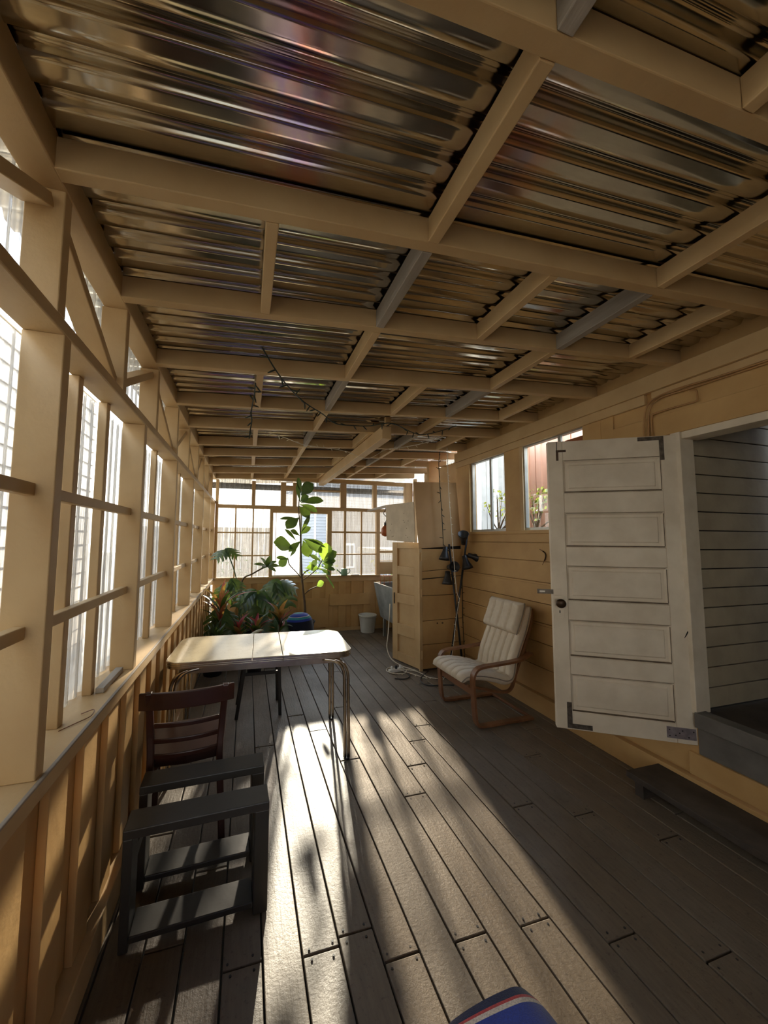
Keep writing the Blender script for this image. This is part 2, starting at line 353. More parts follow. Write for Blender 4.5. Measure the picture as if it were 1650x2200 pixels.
# ---- ceiling: corrugated metal on joists
def prof(t): s = math.sin(t*2*PI); return math.tanh(2.6*s)/math.tanh(2.6)
def rib(t):
    t = t % 1.0; P = [(0,-1),(.46,-1),(.50,-.7),(.58,.75),(.63,1),(.70,.86),(.76,1),(.81,.75),(.91,-.7),(.95,-1),(1,-1)]
    for (a, b), (c, d) in zip(P, P[1:]):
        if t <= c: return b+(d-b)*(t-a)/(c-a)
    return -1
def roof_sheet():
    b = MB(); pitch = .0985; ts = [0,.23,.46,.48,.50,.54,.58,.605,.63,.665,.70,.73,.76,.785,.81,.86,.91,.93,.95]; ys = [(k+t)*pitch for k in range(-27, 74) for t in ts]
    xs = [-.78, -.2, .8, 1.8, 2.66]; o = len(b.v)
    for y in ys:
        for x in xs: b.v.append((x, y, zr(x)+.1035+.0125*rib(y/pitch)))
    n = len(xs)
    for i in range(len(ys)-1):
        for j in range(n-1): b.f.append((i*n+j, (i+1)*n+j, (i+1)*n+j+1, i*n+j+1))
    return b
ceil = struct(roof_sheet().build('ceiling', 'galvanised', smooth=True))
ext = MB(); ext.grid(lambda i, j: (2.66+.5*j, 4.13+3.1*i, zr(2.66+.5*j)+.1035+.0105*prof((4.13+3.1*i)/.0765)), 400, 1)
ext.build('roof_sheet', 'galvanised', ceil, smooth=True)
JF = [-2.3, -1.72, -1.15, -.58, 0.0, .555, 1.09, 1.61, 2.185, 2.79, 3.33, 3.95, 4.45, 5.0, 5.6, 6.13]
JT, JH = .042, .089
for y in JF:
    xr = 2.64 if y < 4.13 else XRB
    b = MB(); x0 = XL-.002
    b.hexa([(x0,y-JT,zr(x0)),(xr,y-JT,zr(xr)),(xr,y,zr(xr)),(x0,y,zr(x0)),(x0,y-JT,zr(x0)+JH),(xr,y-JT,zr(xr)+JH),(xr,y,zr(xr)+JH),(x0,y,zr(x0)+JH)])
    b.build('joist', 'tan_paint', ceil, bevel=.003)
BX = [.03, .56, 1.11, 1.62, 2.16]
for i in range(len(JF)-1):
    ids = [0,1,2,3,4] if i % 2 == 0 else [1, 3]
    if i == 4: ids = [1, 2]
    for q in ids:
        x, y0, y1 = BX[q], JF[i]+.0005, JF[i+1]-JT-.0005
        if 3.0 < y0 < 6.2 and q == 2: pass
        grey = (i, q) in ((6,1),(6,3),(4,1),(8,1),(8,3),(10,1),(10,3),(12,3))
        MB().hexa([(x,y0,zr(x)),(x+.04,y0,zr(x)),(x+.04,y1,zr(x)),(x,y1,zr(x)),(x,y0,zr(x)+JH-.006),(x+.04,y0,zr(x)+JH-.006),(x+.04,y1,zr(x)+JH-.006),(x,y1,zr(x)+JH-.006)]).build('blocking', 'grey_wood' if grey else 'tan_paint', ceil, bevel=.003)
rb = box(1.155, 1.245, 3.06, 6.14, 2.468, zr(1.155)-.001).build('ridge_beam', 'tan_paint', ceil, bevel=.004)
box(1.19, 1.245, 3.06, 3.10, zr(1.2), zr(1.2)+.085).build('beam_stub', 'tan_paint', ceil, bevel=.003)

# ---- left wall
wl = struct(empty('wall_left'))
box(XL-.09, XL, YF, 6.24, 2.497, 2.60).build('top_plate', 'tan_paint', wl, bevel=.004)
box(XL-.10, XL, YF, 6.24, 2.112, 2.152).build('header_rail', 'tan_paint', wl, bevel=.004)
box(-.66, -.485, YF, 6.15, .885, .934).build('sill', 'tan_paint', wl, bevel=.005)
box(-.4955, -.4845, YF, 6.15, .9285, .9355).build('sill_edge', 'grey_wood', wl, bevel=.002)
box(-.57, -.49, YF, 6.15, 0.0, .125).build('base_rail', 'tan_paint', wl, bevel=.005)
SY = [-2.3, -1.4, -.52, .32, 1.156, 1.99, 2.86, 3.72, 4.55, 5.38]
for y in SY: box(-.60, XL, y, y+.042, .934, 2.112).build('stud', 'tan_paint', wl, bevel=.003)
box(-.60, XL, 6.108, 6.15, .934, 2.112).build('stud', 'tan_paint', wl, bevel=.003)
UY = [-1.2, -.6, .0, .575, 1.116, 1.654, 2.216, 2.835, 3.38, 4.0, 4.5, 5.05, 5.6]
for y in UY: box(-.595, XL-.002, y, y+.04, 2.152, 2.497).build('cripple_stud', 'tan_paint', wl, bevel=.003)
for a, (y0, y1) in enumerate(zip(UY[2:-1], UY[3:])):
    up = a % 2 == 1; z0, z1 = (2.19, 2.46) if up else (2.46, 2.19)
    if a == 0: z0, z1 = 2.46, 2.19
    MB().bar((-.565, y0+.045, z0), (-.565, y1-.005, z1), .035, .075, (1,0,0)).build('brace', 'tan_paint', wl, bevel=.003)
y = YF; i = 0
y = 1.298-.232*16
while y < 6.1:
    box(-.548, -.523, y, y+.117, .125, .885).build('wainscot_board', 'tan_wall', wl, bevel=.002)
    box(-.577, -.5485, y-.13, y+.015, .125, .885).build('recessed_board', 'tan_wall', wl, bevel=.002)
    y += .232
def vsheet(x, y0, y1, z0, z1, ph=.0):
    n = int((y1-y0)/.0765*10); return MB().grid(lambda i, j: (x+.009*prof((y0+(y1-y0)*i)/.0765+ph), y0+(y1-y0)*i, z0+(z1-z0)*j), n, 1)
wi = 1
for a, b in zip(SY, SY[1:]+[6.108]):
    wnd = struct(empty('window_%d' % wi)); wi += 1
    vsheet(-.63, a+.021, b+.021, .934, 2.112).build('pane', 'sheet', wnd, smooth=True)
    L = b-a-.042
    for f in (1/3, 2/3): yy = a+.042+L*f-.02; box(-.605, -.572, yy, yy+.037, .934, 2.112).build('mullion', 'tan_paint', wnd, bevel=.003)
    for z in (1.66, 1.288): box(-.5715, -.542, a+.042, b, z, z+.034).build('muntin', 'tan_paint', wnd, bevel=.003)
tp = struct(empty('window_%d' % wi)); wi += 1
vsheet(-.62, YF, 6.2, 2.152, 2.56).build('pane', 'sheet', tp, smooth=True)

# ---- back wall
wb = struct(empty('wall_back')); T = 'tan_paint'
box(-.60, XRB, YB, YB+.09, .83, .912).build('sill_rail', T, wb, bevel=.003)
box(-.5, 2.28, YB-.03, YB+.12, .912, .936).build('sill', T, wb, bevel=.004)
box(-.60, XRB, YB, YB+.09, 0, .06).build('base_rail', T, wb)
x = -.50
i = 0
while x < XRB-.1:
    box(x, x+.13, YB+.005, YB+.03, .06, .83).build('wainscot_board', 'tan_wall', wb, bevel=.002)
    box(x+.12, x+.235, YB+.031, YB+.05, .06, .83).build('recessed_board', 'tan_wall', wb, bevel=.002); x += .225
box(1.37, 2.08, YB-.02, YB+.004, .43, .62).build('patch_board', 'tan_wall', wb, bevel=.002)
box(.9, 1.35, YB-.012, YB+.004, .08, .56).build('patch_board', 'tan_wall', wb, bevel=.002)
for a, b, z0, z1 in [(-.5,-.455,.936,2.5),(.055,.114,2.10,2.50),(.523,.61,2.10,2.50),(.727,.789,2.10,2.50),(1.55,1.655,2.10,2.52),(2.152,2.222,2.10,2.54),(2.772,2.926,.936,2.60),(2.214,2.282,.936,2.06)]:
    box(a, b, YB+.002, YB+.085, z0, z1).build('post', T, wb, bevel=.003)
box(-.455, 2.772, YB, YB+.088, 2.045, 2.099).build('header_rail', T, wb, bevel=.003)
box(.79, 1.55, YB+.005, YB+.08, 2.375, 2.40).build('transom_rail', T, wb, bevel=.002)
box(.61, .727, YB+.005, YB+.08, 2.37, 2.44).build('transom_rail', T, wb, bevel=.002)
box(-.5, XRB, YB+.01, YB+.08, 2.53, 2.60).build('top_plate', T, wb, bevel=.003)
def hsheet(x0, x1, y, z0, z1):
    n = max(6, int((x1-x0)/.0765*10)); return MB().grid(lambda i, j: (x0+(x1-x0)*i, y+.009*prof((x0+(x1-x0)*i)/.0765), z0+(z1-z0)*j), n, 1)
def gridwin(x0, x1, z0, z1, xm, zm, mt, fr=.02):
    global wi
    o = struct(empty('window_%d' % wi)); wi += 1
    hsheet(x0, x1, YB+.075, z0, z1).build('pane', mt, o, smooth=True)
    for a, b in xm: box(a, b, YB+.01, YB+.045, z0, z1).build('mullion', T, o, bevel=.002)
    for a, b in zm: box(x0, x1, YB+.012, YB+.047, a, b).build('muntin', T, o, bevel=.002)
    return o
gridwin(-.455, .355, .936, 2.045, [(-.197,-.174),(.075,.098)], [(1.638,1.66),(1.268,1.29)], 'sheet_back')
gridwin(1.393, 2.214, .936, 2.045, [(1.619,1.657),(1.927,1.952),(1.393,1.40)], [(1.66,1.69),(1.279,1.303)], 'sheet_amber')
gridwin(2.282, 2.772, .936, 2.045, [], [(.936,1.15),(1.163,1.175),(1.31,1.35),(1.655,1.69)], 'sheet_amber')
for a, b in ((-.455,.055),(.114,.523),(.61,.727),(.789,1.55),(1.655,2.152),(2.222,2.772)):
    o = struct(empty('window_%d' % wi)); wi += 1
    hsheet(a, b, YB+.075, 2.099, 2.53).build('pane', 'sheet_clear', o, smooth=True)
cw = struct(empty('window_%d' % wi)); wi += 1
for a, b, c, d in ((.355,.407,.936,2.045),(1.319,1.393,.936,2.045)): box(a, b, YB-.005, YB+.08, c, d).build('frame', T, cw, bevel=.003)
box(.407, 1.319, YB-.005, YB+.08, 1.985, 2.045).build('frame', T, cw, bevel=.003)
box(.407, 1.319, YB-.005, YB+.08, .936, .958).build('frame', 'white_trim', cw, bevel=.003)
box(.852, .885, YB+.01, YB+.06, .958, 1.985).build('mullion', 'white_trim', cw, bevel=.003)
box(.45, .458, YB+.01, YB+.05, .958, 1.985).build('sash_stile', T, cw)
box(.407, .852, YB+.055, YB+.06, .958, 1.985).build('pane', 'frosted', cw)
box(.885, 1.319, YB+.055, YB+.058, .958, 1.985).build('pane', 'glass', cw)
struct(box(-.8, 3.2, YB+.35, YB+.38, 2.40, 2.50).build('trim_1', 'bracket'))

# ---- house wall on the right
wr = struct(empty('wall_right'))
def siding(y0, y1, zs, x=XR, mt='tan_wall', th=.03):
    for a, b in zip(zs[:-1], zs[1:]):
        MB().hexa([(x,y0,a+.004),(x+th,y0,a+.004),(x+th,y1,a+.004),(x,y1,a+.004),(x+.006,y0,b-.004),(x+th,y0,b-.004),(x+th,y1,b-.004),(x+.006,y1,b-.004)]).build('siding_board', mt, wr, bevel=.002)
DO0, DO1 = .55, 1.585     # doorway
ZS = [.17, .40, .62, .80, .98, 1.17, 1.36, 1.53, 1.64]
siding(DO1+.06, 4.13, ZS)
box(XR+.03, XR+.09, DO1+.06, 4.13, 0, 1.64).build('sheathing', 'tan_wall', wr)
box(XR-.02, XR+.06, YF, 4.13, 0, .15).build('skirt_board', 'tan_wall', wr, bevel=.003)
box(XR-.02, XR+.06, YF, DO1+.06, .17, .30).build('skirt_board', 'tan_wall', wr, bevel=.003)
for z in (.80, 1.17, 1.53): box(XR-.006, XR+.004, DO1+.06, 4.13, z-.03, z-.022).build('groove_bead', 'tan_wall', wr)
box(XR-.02, XR+.09, DO1+.06, 4.13, 1.615, 1.648).build('window_sill', 'tan_wall', wr, bevel=.004)
WT = 2.49
for a, b in ((3.86,4.13),(2.99,3.225),(2.02,2.28)): box(XR-.01, XR+.09, a, b, 1.648, WT).build('wall_post', 'tan_wall', wr, bevel=.003)
box(XR-.02, XR-.0105, 2.95, 2.99, 1.648, WT).build('casing', T, wr)
box(XR, XR+.09, DO1+.06, 2.02, 1.64, WT).build('wall_panel', 'tan_wall', wr)
box(XR-.012, XR, 2.12, 2.16, 2.2, 2.47).build('casing', 'tan_wall', wr)
box(XR, XR+.09, YF, DO1+.06, 2.235, WT).build('wall_panel', 'tan_wall', wr)
box(XR, XR+.09, YF, DO0, .30, 2.235).build('wall_panel', 'tan_wall', wr)
box(XR, XR+.12, YF, 4.13, WT, 2.80).build('wall_top', 'tan_wall', wr)
box(XR-.045, XR-.001, YF, 4.13, 2.545, zr(XR)-.002).build('ledger_board', 'tan_paint', wr, bevel=.003)
box(XR-.03, XR-.001, 1.78, 4.13, 2.475, 2.544).build('fascia_board', 'tan_paint', wr, bevel=.003)
box(XR-.022, XR-.001, YF, 1.74, 2.50, 2.544).build('fascia_board', 'tan_paint', wr, bevel=.003)
box(XR-.014, XR-.0005, YF, 2.02, 2.235, 2.375).build('head_casing', 'tan_wall', wr, bevel=.003)
box(XR-.02, XR+.10, DO1+.005, DO1+.06, .53, 2.235).build('door_jamb', 'white_paint', wr, bevel=.003)
box(XR-.005, XR+.14, DO0, DO1+.005, 2.19, 2.235).build('door_head', 'white_paint', wr, bevel=.003)
box(XR, XR+.09, DO1+.001, DO1+.06, .30, .53).build('sheathing', 'tan_wall', wr)
MB().tube(cat_rom([(XR-.004,2.78,1.47),(XR-.004,2.72,1.44),(XR-.006,2.71,1.40),(XR-.004,2.75,1.33)], 5), [.002]*3+[.005]*10+[.002]*3, 6).build('crack', 'knob', wr)
# sliding windows in the house wall
def slider(y0, y1, stiles):
    global wi
    o = struct(empty('window_%d' % wi)); wi += 1; X0, X1 = XR+.02, XR+.06
    fr = MB().box(X0,X1,y0,y1,1.648,1.675).box(X0,X1,y0,y1,WT-.02,WT).box(X0,X1,y0,y0+.025,1.675,WT-.02).box(X0,X1,y1-.025,y1,1.675,WT-.02)
    fr.build('frame', 'alu', o, bevel=.003)
    for s in stiles: box(X0+.005, X1-.01, s-.016, s+.016, 1.675, WT-.02).build('stile', 'alu', o, bevel=.003)
    box(X0+.018, X0+.021, y0+.025, y1-.025, 1.675, WT-.02).build('pane', 'glass', o)
slider(3.225, 3.86, [3.50])
slider(2.28, 2.99, [2.545])
box(XR+.075, XR+.085, 2.30, 2.53, 1.70, 2.43).build('shutter_board', 'orange_wood', wr)
# bay behind the house corner
struct(box(XRB, XRB+.08, 4.13, YB+.2, 0, 1.25).build('wall_bay', 'tan_wall'))
bw = struct(empty('wall_bay_top')); box(XRB, XRB+.04, 4.5, 5.7, 2.0, 2.70).build('wall_panel', 'tan_wall', bw)
for y in (4.5, 5.3, 6.1): box(XRB, XRB+.06, y, y+.05, 1.25, 2.67).build('post', T, bw, bevel=.003)
vsheet(XRB+.09, 4.3, YB+.2, 1.25, 2.70).build('pane', 'sheet', bw, smooth=True)
struct(box(XR+.03, XR+.33, 4.13, 4.16, 0, 1.60).build('wall_return', 'tan_wall'))
box(2.44, 2.60, 4.60, 4.66, 0, 2.66).build('corner_post', 'tan_wall', wr)
# hall behind the doorway
hz = .53
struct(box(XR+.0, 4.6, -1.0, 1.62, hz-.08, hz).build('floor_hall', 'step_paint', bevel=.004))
struct(box(XR-.005, XR+.03, DO0, 1.60, .30, .452).build('trim_2', 'riser', bevel=.003))
struct(box(XR-.03, XR+.06, DO0, 1.60, .455, hz+.012).build('trim_3', 'riser', bevel=.006))
hw = struct(empty('wall_hall'))
z = hz
while z < 2.7:
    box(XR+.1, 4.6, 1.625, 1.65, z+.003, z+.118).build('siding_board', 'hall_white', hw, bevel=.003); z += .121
box(XR+.1, 4.6, 1.651, 1.69, hz-.1, 2.75).build('backing', 'black', hw)
struct(box(3.55, 3.62, -1, 1.60, hz, 2.75).build('wall_hall_end', 'step_paint'))
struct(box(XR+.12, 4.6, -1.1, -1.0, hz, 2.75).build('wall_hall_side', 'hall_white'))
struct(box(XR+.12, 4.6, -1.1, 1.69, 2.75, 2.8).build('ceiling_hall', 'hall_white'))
wf = struct(empty('wall_front'))
box(-.7, 3.2, YF-.1, YF, -.3, .93).build('wall_panel', 'tan_wall', wf)
box(.9, 3.2, YF-.1, YF, .93, 2.8).build('wall_panel', 'tan_wall', wf)
box(-.7, .9, YF-.1, YF, 2.48, 2.8).build('wall_panel', 'tan_wall', wf)
for x in (-.5, .2, .85): box(x, x+.045, YF-.09, YF, .93, 2.48).build('post', T, wf, bevel=.003)  # posts of the added, unseen window opening
hsheet(-.5, .9, YF-.09, .93, 2.48).build('pane', 'sheet_clear', wf, smooth=True)  # unseen window opening, added behind the viewer to let in fill light

# ================================================================== THE OPEN DOOR
Hx, Hy = 2.597, 1.603
dang = math.atan2(.395, -.638)
DW, DZ0, DZ1, DT = .75, .345, 2.222, .04
dr = struct(empty('door_1', (Hx, Hy, 0), dang))       # local x runs from hinge to free edge, the seen face is local +y... 
FY = .0      # seen face plane (local y), thickness goes to negative side
SG = 1
def dbox(x0, x1, z0, z1, d0, d1):   # d measured out of the seen face
    a, b = sorted((SG*d0, SG*d1)); return box(x0, x1, a, b, z0, z1)
M['grime'] = mat('grime', S(112, 98, 80), S(86, 74, 60), .95, scale=20)
PT = [2.09, 1.735, 1.385, 1.035, .69]; PB = [1.868, 1.508, 1.158, .80, .455]
LX, RX = .66, .10
dbox(0, RX, DZ0, DZ1, -DT, 0).build('stile', 'white_paint', dr, bevel=.003)
dbox(LX, DW, DZ0, DZ1, -DT, 0).build('stile', 'white_paint', dr, bevel=.003)
for z0, z1 in zip([DZ0]+PB[::-1], [PB[4]]+[0]*5):
    pass
rails = [(DZ0, PB[4])]+[(PT[i+1], PB[i]) for i in range(3, -1, -1)]+[(PT[0], DZ1)]
for a, b in rails: dbox(RX+.0005, LX-.0005, a, b, -DT, -.0005).build('rail', 'white_paint', dr, bevel=.003)
for t, b in zip(PT, PB):
    p = MB(); x0, x1 = RX+.001, LX-.001; a = SG*-.016; c = SG*-.006; g = SG*-.030
    def ring(ix, y): return [(x0+ix, y, b+.001+ix), (x1-ix, y, b+.001+ix), (x1-ix, y, t-.001-ix), (x0+ix, y, t-.001-ix)]
    vs_ = ring(0, SG*-.002)+ring(.014, a)+ring(.030, a)+ring(.036, SG*-.009)+ring(0, g)
    fs_ = []
    for q in range(3):
        for e in range(4): fs_.append((q*4+e, q*4+(e+1)%4, q*4+4+(e+1)%4, q*4+4+e))
    fs_ += [(12,13,14,15), (16,19,18,17)]+[(e, 16+e, 16+(e+1)%4, (e+1)%4) for e in range(4)]
    p.add(vs_, fs_); pn_ = p.build('panel', 'white_paint', dr, bevel=.001)
    dbox(x0+.004, x1-.004, b+.0015, b+.011, -.0155, -.0045).build('dust_line', 'grime', pn_); dbox(x0+.01, x1-.01, t-.004, t-.0015, -.0155, -.003).build('dust_line', 'grime', pn_); dbox(x0+.0015, x0+.005, b+.01, t-.01, -.0155, -.004).build('dust_line', 'grime', pn_)
def bracket(x, z, dx, dz, wd, nm='corner_bracket', mt='bracket', th=.003):
    b = MB()
    xa, xb = sorted((x, x+dx)); za, zb = sorted((z-wd/2*0, z+wd)); d0, d1 = sorted((SG*.0006, SG*(th+.0006)))
    b.box(xa, xb, d0, d1, z-wd/2, z+wd/2); za, zb = sorted((z-math.copysign(wd/2, -dz)*0+ (wd/2 if dz > 0 else -wd/2), z+dz))
    xc = x; b.box(xc-(wd if dx < 0 else 0), xc+(0 if dx < 0 else wd), d0, d1, za, zb)
    o = b.build(nm, mt, dr)
    return o
lab(bracket(.085, 2.205, .14, -.14, .024), 'worn steel corner bracket at the upper hinge corner')
lab(bracket(.70, 2.155, -.06, -.065, .014, mt='knob'), 'small black corner bracket by the cracked stile')
lab(bracket(.688, .368, -.14, .145, .028), 'steel corner bracket with flaked paint at the lower free corner')
lab(dbox(.008, .153, .372, .437, .0006, .003).build('mending_plate', mat('zinc', S(150, 142, 146), S(126, 118, 124), .5, .5, scale=30), dr), 'grey zinc mending plate with screws')
for x, z in ((.02,.42),(.045,.385),(.075,.42),(.11,.39),(.14,.42),(.14,.385),(.09,.405)): dbox(x-.003, x+.003, z-.003, z+.003, .003, .0042).build('screw', 'black', dr)
o = MB(); a, b = sorted((SG*.0006, SG*.003)); o.box(.70, .842, a, b, 1.197, 1.227); hs = o.build('hasp', 'bracket', dr, bevel=.001); lab(hs, 'steel hasp sticking out past the free edge')
dbox(.795, .828, 1.207, 1.217, .003, .0034).build('hasp_slot', 'white_trim', hs)
dbox(.70, .745, 1.192, 1.232, .003, .006).build('hasp_leaf', 'white_paint', hs, bevel=.002)
kp = dbox(.684, .738, 1.045, 1.188, .0006, .004).build('lock_plate', 'white_paint', dr, bevel=.002)
dbox(.707, .713, 1.075, 1.093, .004, .0045).build('keyhole', 'black', kp)
kn = MB().lathe([(.010, 0), (.010, .02), (.024, .028), (.030, .038), (.028, .048), (.016, .055), (.001, .056)], 24, (.711, SG*.004, 1.143), (0, SG, 0)).build('knob', 'knob', dr, smooth=True)
cr_ = MB().tube([(.003, SG*.0008, 1.045), (.012, SG*.0008, 1.015), (.026, SG*.0008, .985), (.036, SG*.0008, .965)], [.004, .004, .003, .001], 6).build('crack', 'black', dr)
MB().box(.693, .697, min(0, SG*.0008), max(0, SG*.0008)+.0001, 2.10, 2.221).build('crack', 'black', dr)
for z in (.62, 1.30, 2.02):
    MB().tube([(-.006, SG*.004, z), (-.006, SG*.004, z+.09)], .006, 10).build('hinge', 'bracket', dr)

# low step in front of the doorway
st = tag(empty('door_step', (2.3, .2, 0)), 'low dark wooden step on the deck below the open doorway', 'step')
box(0, .275, .0, 1.62, .095, .13).build('tread', 'step_paint', st, bevel=.004)
for y in (.03, .78, 1.54): box(.03, .26, y, y+.05, 0.002, .095).build('support', 'step_paint', st)

# ================================================================== FORMICA TABLE
tb = tag(empty('dining_table', (.14, 2.935, 0), math.radians(-2.0)), 'cream laminate extending table with metal edge and tubular legs in the sunlight', 'table')
TX0, TX1, TY0, TY1, TZ = -.62, .625, -.325, .325, .752
def rr(x0, x1, y0, y1, r, left, right, n=8):
    P = []
    def arc(cx, cy, a0):
        for i in range(n+1): a = a0+PI/2*i/n; P.append((cx+r*math.cos(a), cy+r*math.sin(a)))
    if right: arc(x1-r, y0+r, -PI/2); arc(x1-r, y1-r, 0)
    else: P.extend([(x1, y0), (x1, y1)])
    if left: arc(x0+r, y1-r, PI/2); arc(x0+r, y0+r, PI)
    else: P.extend([(x0, y1), (x0, y0)])
    return P
SA, SB = -.075, .13
for nm, a, b, l, r_ in (('half_top', TX0, SA-.0015, 1, 0), ('leaf', SA+.0015, SB-.0015, 0, 0), ('half_top', SB+.0015, TX1, 0, 1)):
    pl = rr(a, b, TY0, TY1, .10, l, r_); t = MB().prism(pl, TZ-.012, TZ).build(nm, 'laminate', tb, bevel=.003)
    e = [(x, y) for x, y in rr(a+.0004 if not l else a-.004, b-.0004 if not r_ else b+.004, TY0-.004, TY1+.004, .102, l, r_)]
    band = MB()
    for q, (za, zb, g) in enumerate(((TZ-.016, TZ-.002, .0), (TZ-.027, TZ-.018, .0), (TZ-.042, TZ-.029, .0))): band.prism(e, za, zb)
    band.prism([(x*.995, y*.99) for x, y in e], TZ-.04, TZ-.006); bd = band.build('edge_band', 'edge_metal', t, bevel=.001)
ap = MB(); ap.box(TX0+.08, TX1-.08, TY0+.07, TY0+.085, .655, .708).box(TX0+.08, TX1-.08, TY1-.085, TY1-.07, .655, .708); ap.build('apron', 'edge_metal', tb)
for sx_ in (-1, 1):
    for sy in (-1, 1):
        bx, by = (TX1-.04 if sx_ > 0 else TX0+.05), sy*.295
        g = MB()
        for off in (-.0135, .0135):
            x = bx+off
            g.tube(cat_rom([(x-sx_*.16, by-sy*.02, .695), (x-sx_*.06, by-sy*.005, .675), (x-sx_*.008, by, .60), (x, by, .45), (x+sx_*.004, by, .2), (x+sx_*.006, by, .012)], 5), .0115, 10)
        lg = g.build('leg', 'chrome', tb, smooth=True)
        MB().lathe([(.02, 0), (.02, .010), (.016, .012)], 16, (bx+sx_*.006, by, 0)).build('foot', 'dark_metal', lg)

# stool beyond the table
sl = tag(empty('stool', (.14, 3.56, 0), .0), 'dark stool with splayed legs standing beyond the table', 'stool')
box(-.17, .17, -.16, .16, .43, .46).build('seat', 'brown_wood', sl, bevel=.008)
for ax, ay, tx in ((-.19,-.15,-.13),(.18,-.16,.165),(-.19,.15,-.13),(.18,.15,.165)): MB().bar((ax, ay, 0.001), (tx, ay*.95, .43), .028, .028, (0,1,0)).build('leg', 'dark_metal', sl, bevel=.004)
MB().bar((-.138, -.147, .37), (.165, -.15, .37), .02, .025).build('stretcher', 'dark_metal', sl)

# ================================================================== BROWN SLAT-BACK CHAIR
ch = tag(empty('dining_chair', (-.285, 2.30, 0), math.radians(4)), 'dark brown wooden ladder-back chair between the wall and the table', 'chair')
def arcx(x0, x1, y, sag, z, n=10): return [(x0+(x1-x0)*i/n, y-sag*(1-(2*i/n-1)**2)+0, z+0*i) for i in range(n+1)]
BYT, BYB = -.13, -.17
# rear posts: from foot to top
for s in (-1, 1):
    P = [(s*.185, -.215, .001), (s*.172, -.185, .25), (s*.163, -.165, .42), (s*.172, -.150, .58), (s*.185, -.165, .77)]
    MB().ribbon(cat_rom(P, 5), .034, .034, (1,0,0)).build('leg', 'brown_wood', ch, bevel=.006)
    P = [(s*.18, .19, .001), (s*.172, .18, .25), (s*.165, .17, .425)]
    MB().ribbon(P, .036, .036, (1,0,0)).build('leg', 'brown_wood', ch, bevel=.006)
def slat(z, h, hw, sag, y, nm, th=.016):
    P = [(-hw+2*hw*i/12, y-sag*(1-(2*i/12-1)**2)-0, z) for i in range(13)]
    return MB().ribbon(P, h, th, (0,0,1)).build(nm, 'brown_wood', ch, bevel=.005)
slat(.725, .085, .228, .035, -.155, 'top_rail', .02)
for z, y in ((.60, -.158), (.525, -.158), (.455, -.165)): slat(z, .024, .155, .022, y, 'back_slat', .014)
st_ = MB()
pol = [(-.165,-.15),(-.19,-.02),(-.205,.14),(-.16,.20),(0,.215),(.16,.20),(.205,.14),(.19,-.02),(.165,-.15),(0,-.17)]
st_.prism(pol, .432, .452); st_.build('seat', 'seat_wood', ch, bevel=.008)
fr_ = MB(); fr_.prism([(x*.92, y*.92) for x, y in pol], .385, .431); fr_.build('seat_frame', 'brown_wood', ch, bevel=.004)
MB().bar((-.172,-.18,.22),(-.172,.178,.22),.018,.024).build('stretcher', 'brown_wood', ch)
MB().bar((.172,-.18,.22),(.172,.178,.22),.018,.024).build('stretcher', 'brown_wood', ch)

# ================================================================== LOW BLACK STAND
sb_ = tag(empty('slatted_stand', (-.16, 1.845, 0), math.radians(2.0)), 'low charcoal painted wooden stand of two board frames beside the left wall', 'stand')
for yc, zt in ((-.125, .44), (.135, .44)):
    for z0, z1, xa, xb, nm in ((zt-.035, zt, -.27, .275, 'top_board'), (.035, .06, -.235, .215, 'lower_board')):
        box(xa, xb, yc-.06, yc+.06, z0, z1).build(nm, 'black_paint', sb_, bevel=.004)
    box(-.27, -.236, yc-.055, yc+.055, 0.002, zt-.0355).build('leg', 'black_paint', sb_, bevel=.004)
    box(.216, .275, yc-.055, yc+.055, 0.002, zt-.0355).build('leg', 'black_paint', sb_, bevel=.004)
box(-.262, -.24, -.06, .07, .25, .30).build('side_rail', 'black_paint', sb_)

# ================================================================== BENTWOOD ARMCHAIR
pc = tag(empty('armchair', (2.12, 3.0, 0), math.radians(1.5)), 'bentwood cantilever armchair with quilted off-white cushion and headrest pillow', 'armchair')
def X_(x): return x-2.12
for s in (-1, 1):
    y = s*.262
    P = cat_rom([(X_(2.43), y, .560), (X_(2.30), y, .512), (X_(2.10), y, .496), (X_(1.93), y, .488), (X_(1.86), y, .468), (X_(1.826), y, .41), (X_(1.826), y, .30), (X_(1.84), y, .10), (X_(1.855), y, .04), (X_(1.90), y, .016), (X_(2.15), y, .014), (X_(2.42), y, .014)], 6)
    MB().ribbon(P, .052, .020, (0,1,0)).build('arm_frame', 'birch', pc, bevel=.003)
    # seat-and-back side rail
    P = cat_rom([(X_(1.80), s*.222, .335), (X_(1.98), s*.222, .285), (X_(2.14), s*.222, .245), (X_(2.24), s*.222, .262), (X_(2.30), s*.222, .40), (X_(2.39), s*.222, .60), (X_(2.47), s*.222, .80), (X_(2.485), s*.222, .93)], 6)
    MB().ribbon(P, .026, .022, (0,1,0)).build('side_rail', 'birch', pc, bevel=.003)
MB().box(X_(2.40), X_(2.425), -.235, .235, .003, .025).build('floor_bar', 'birch', pc, bevel=.003)
MB().box(X_(1.832), X_(1.85), -.235, .235, .255, .31).build('cross_bar', 'birch', pc, bevel=.003)
MB().bar((X_(2.40), -.235, .565), (X_(2.40), .235, .565), .02, .05).build('cross_bar', 'birch', pc, bevel=.003)
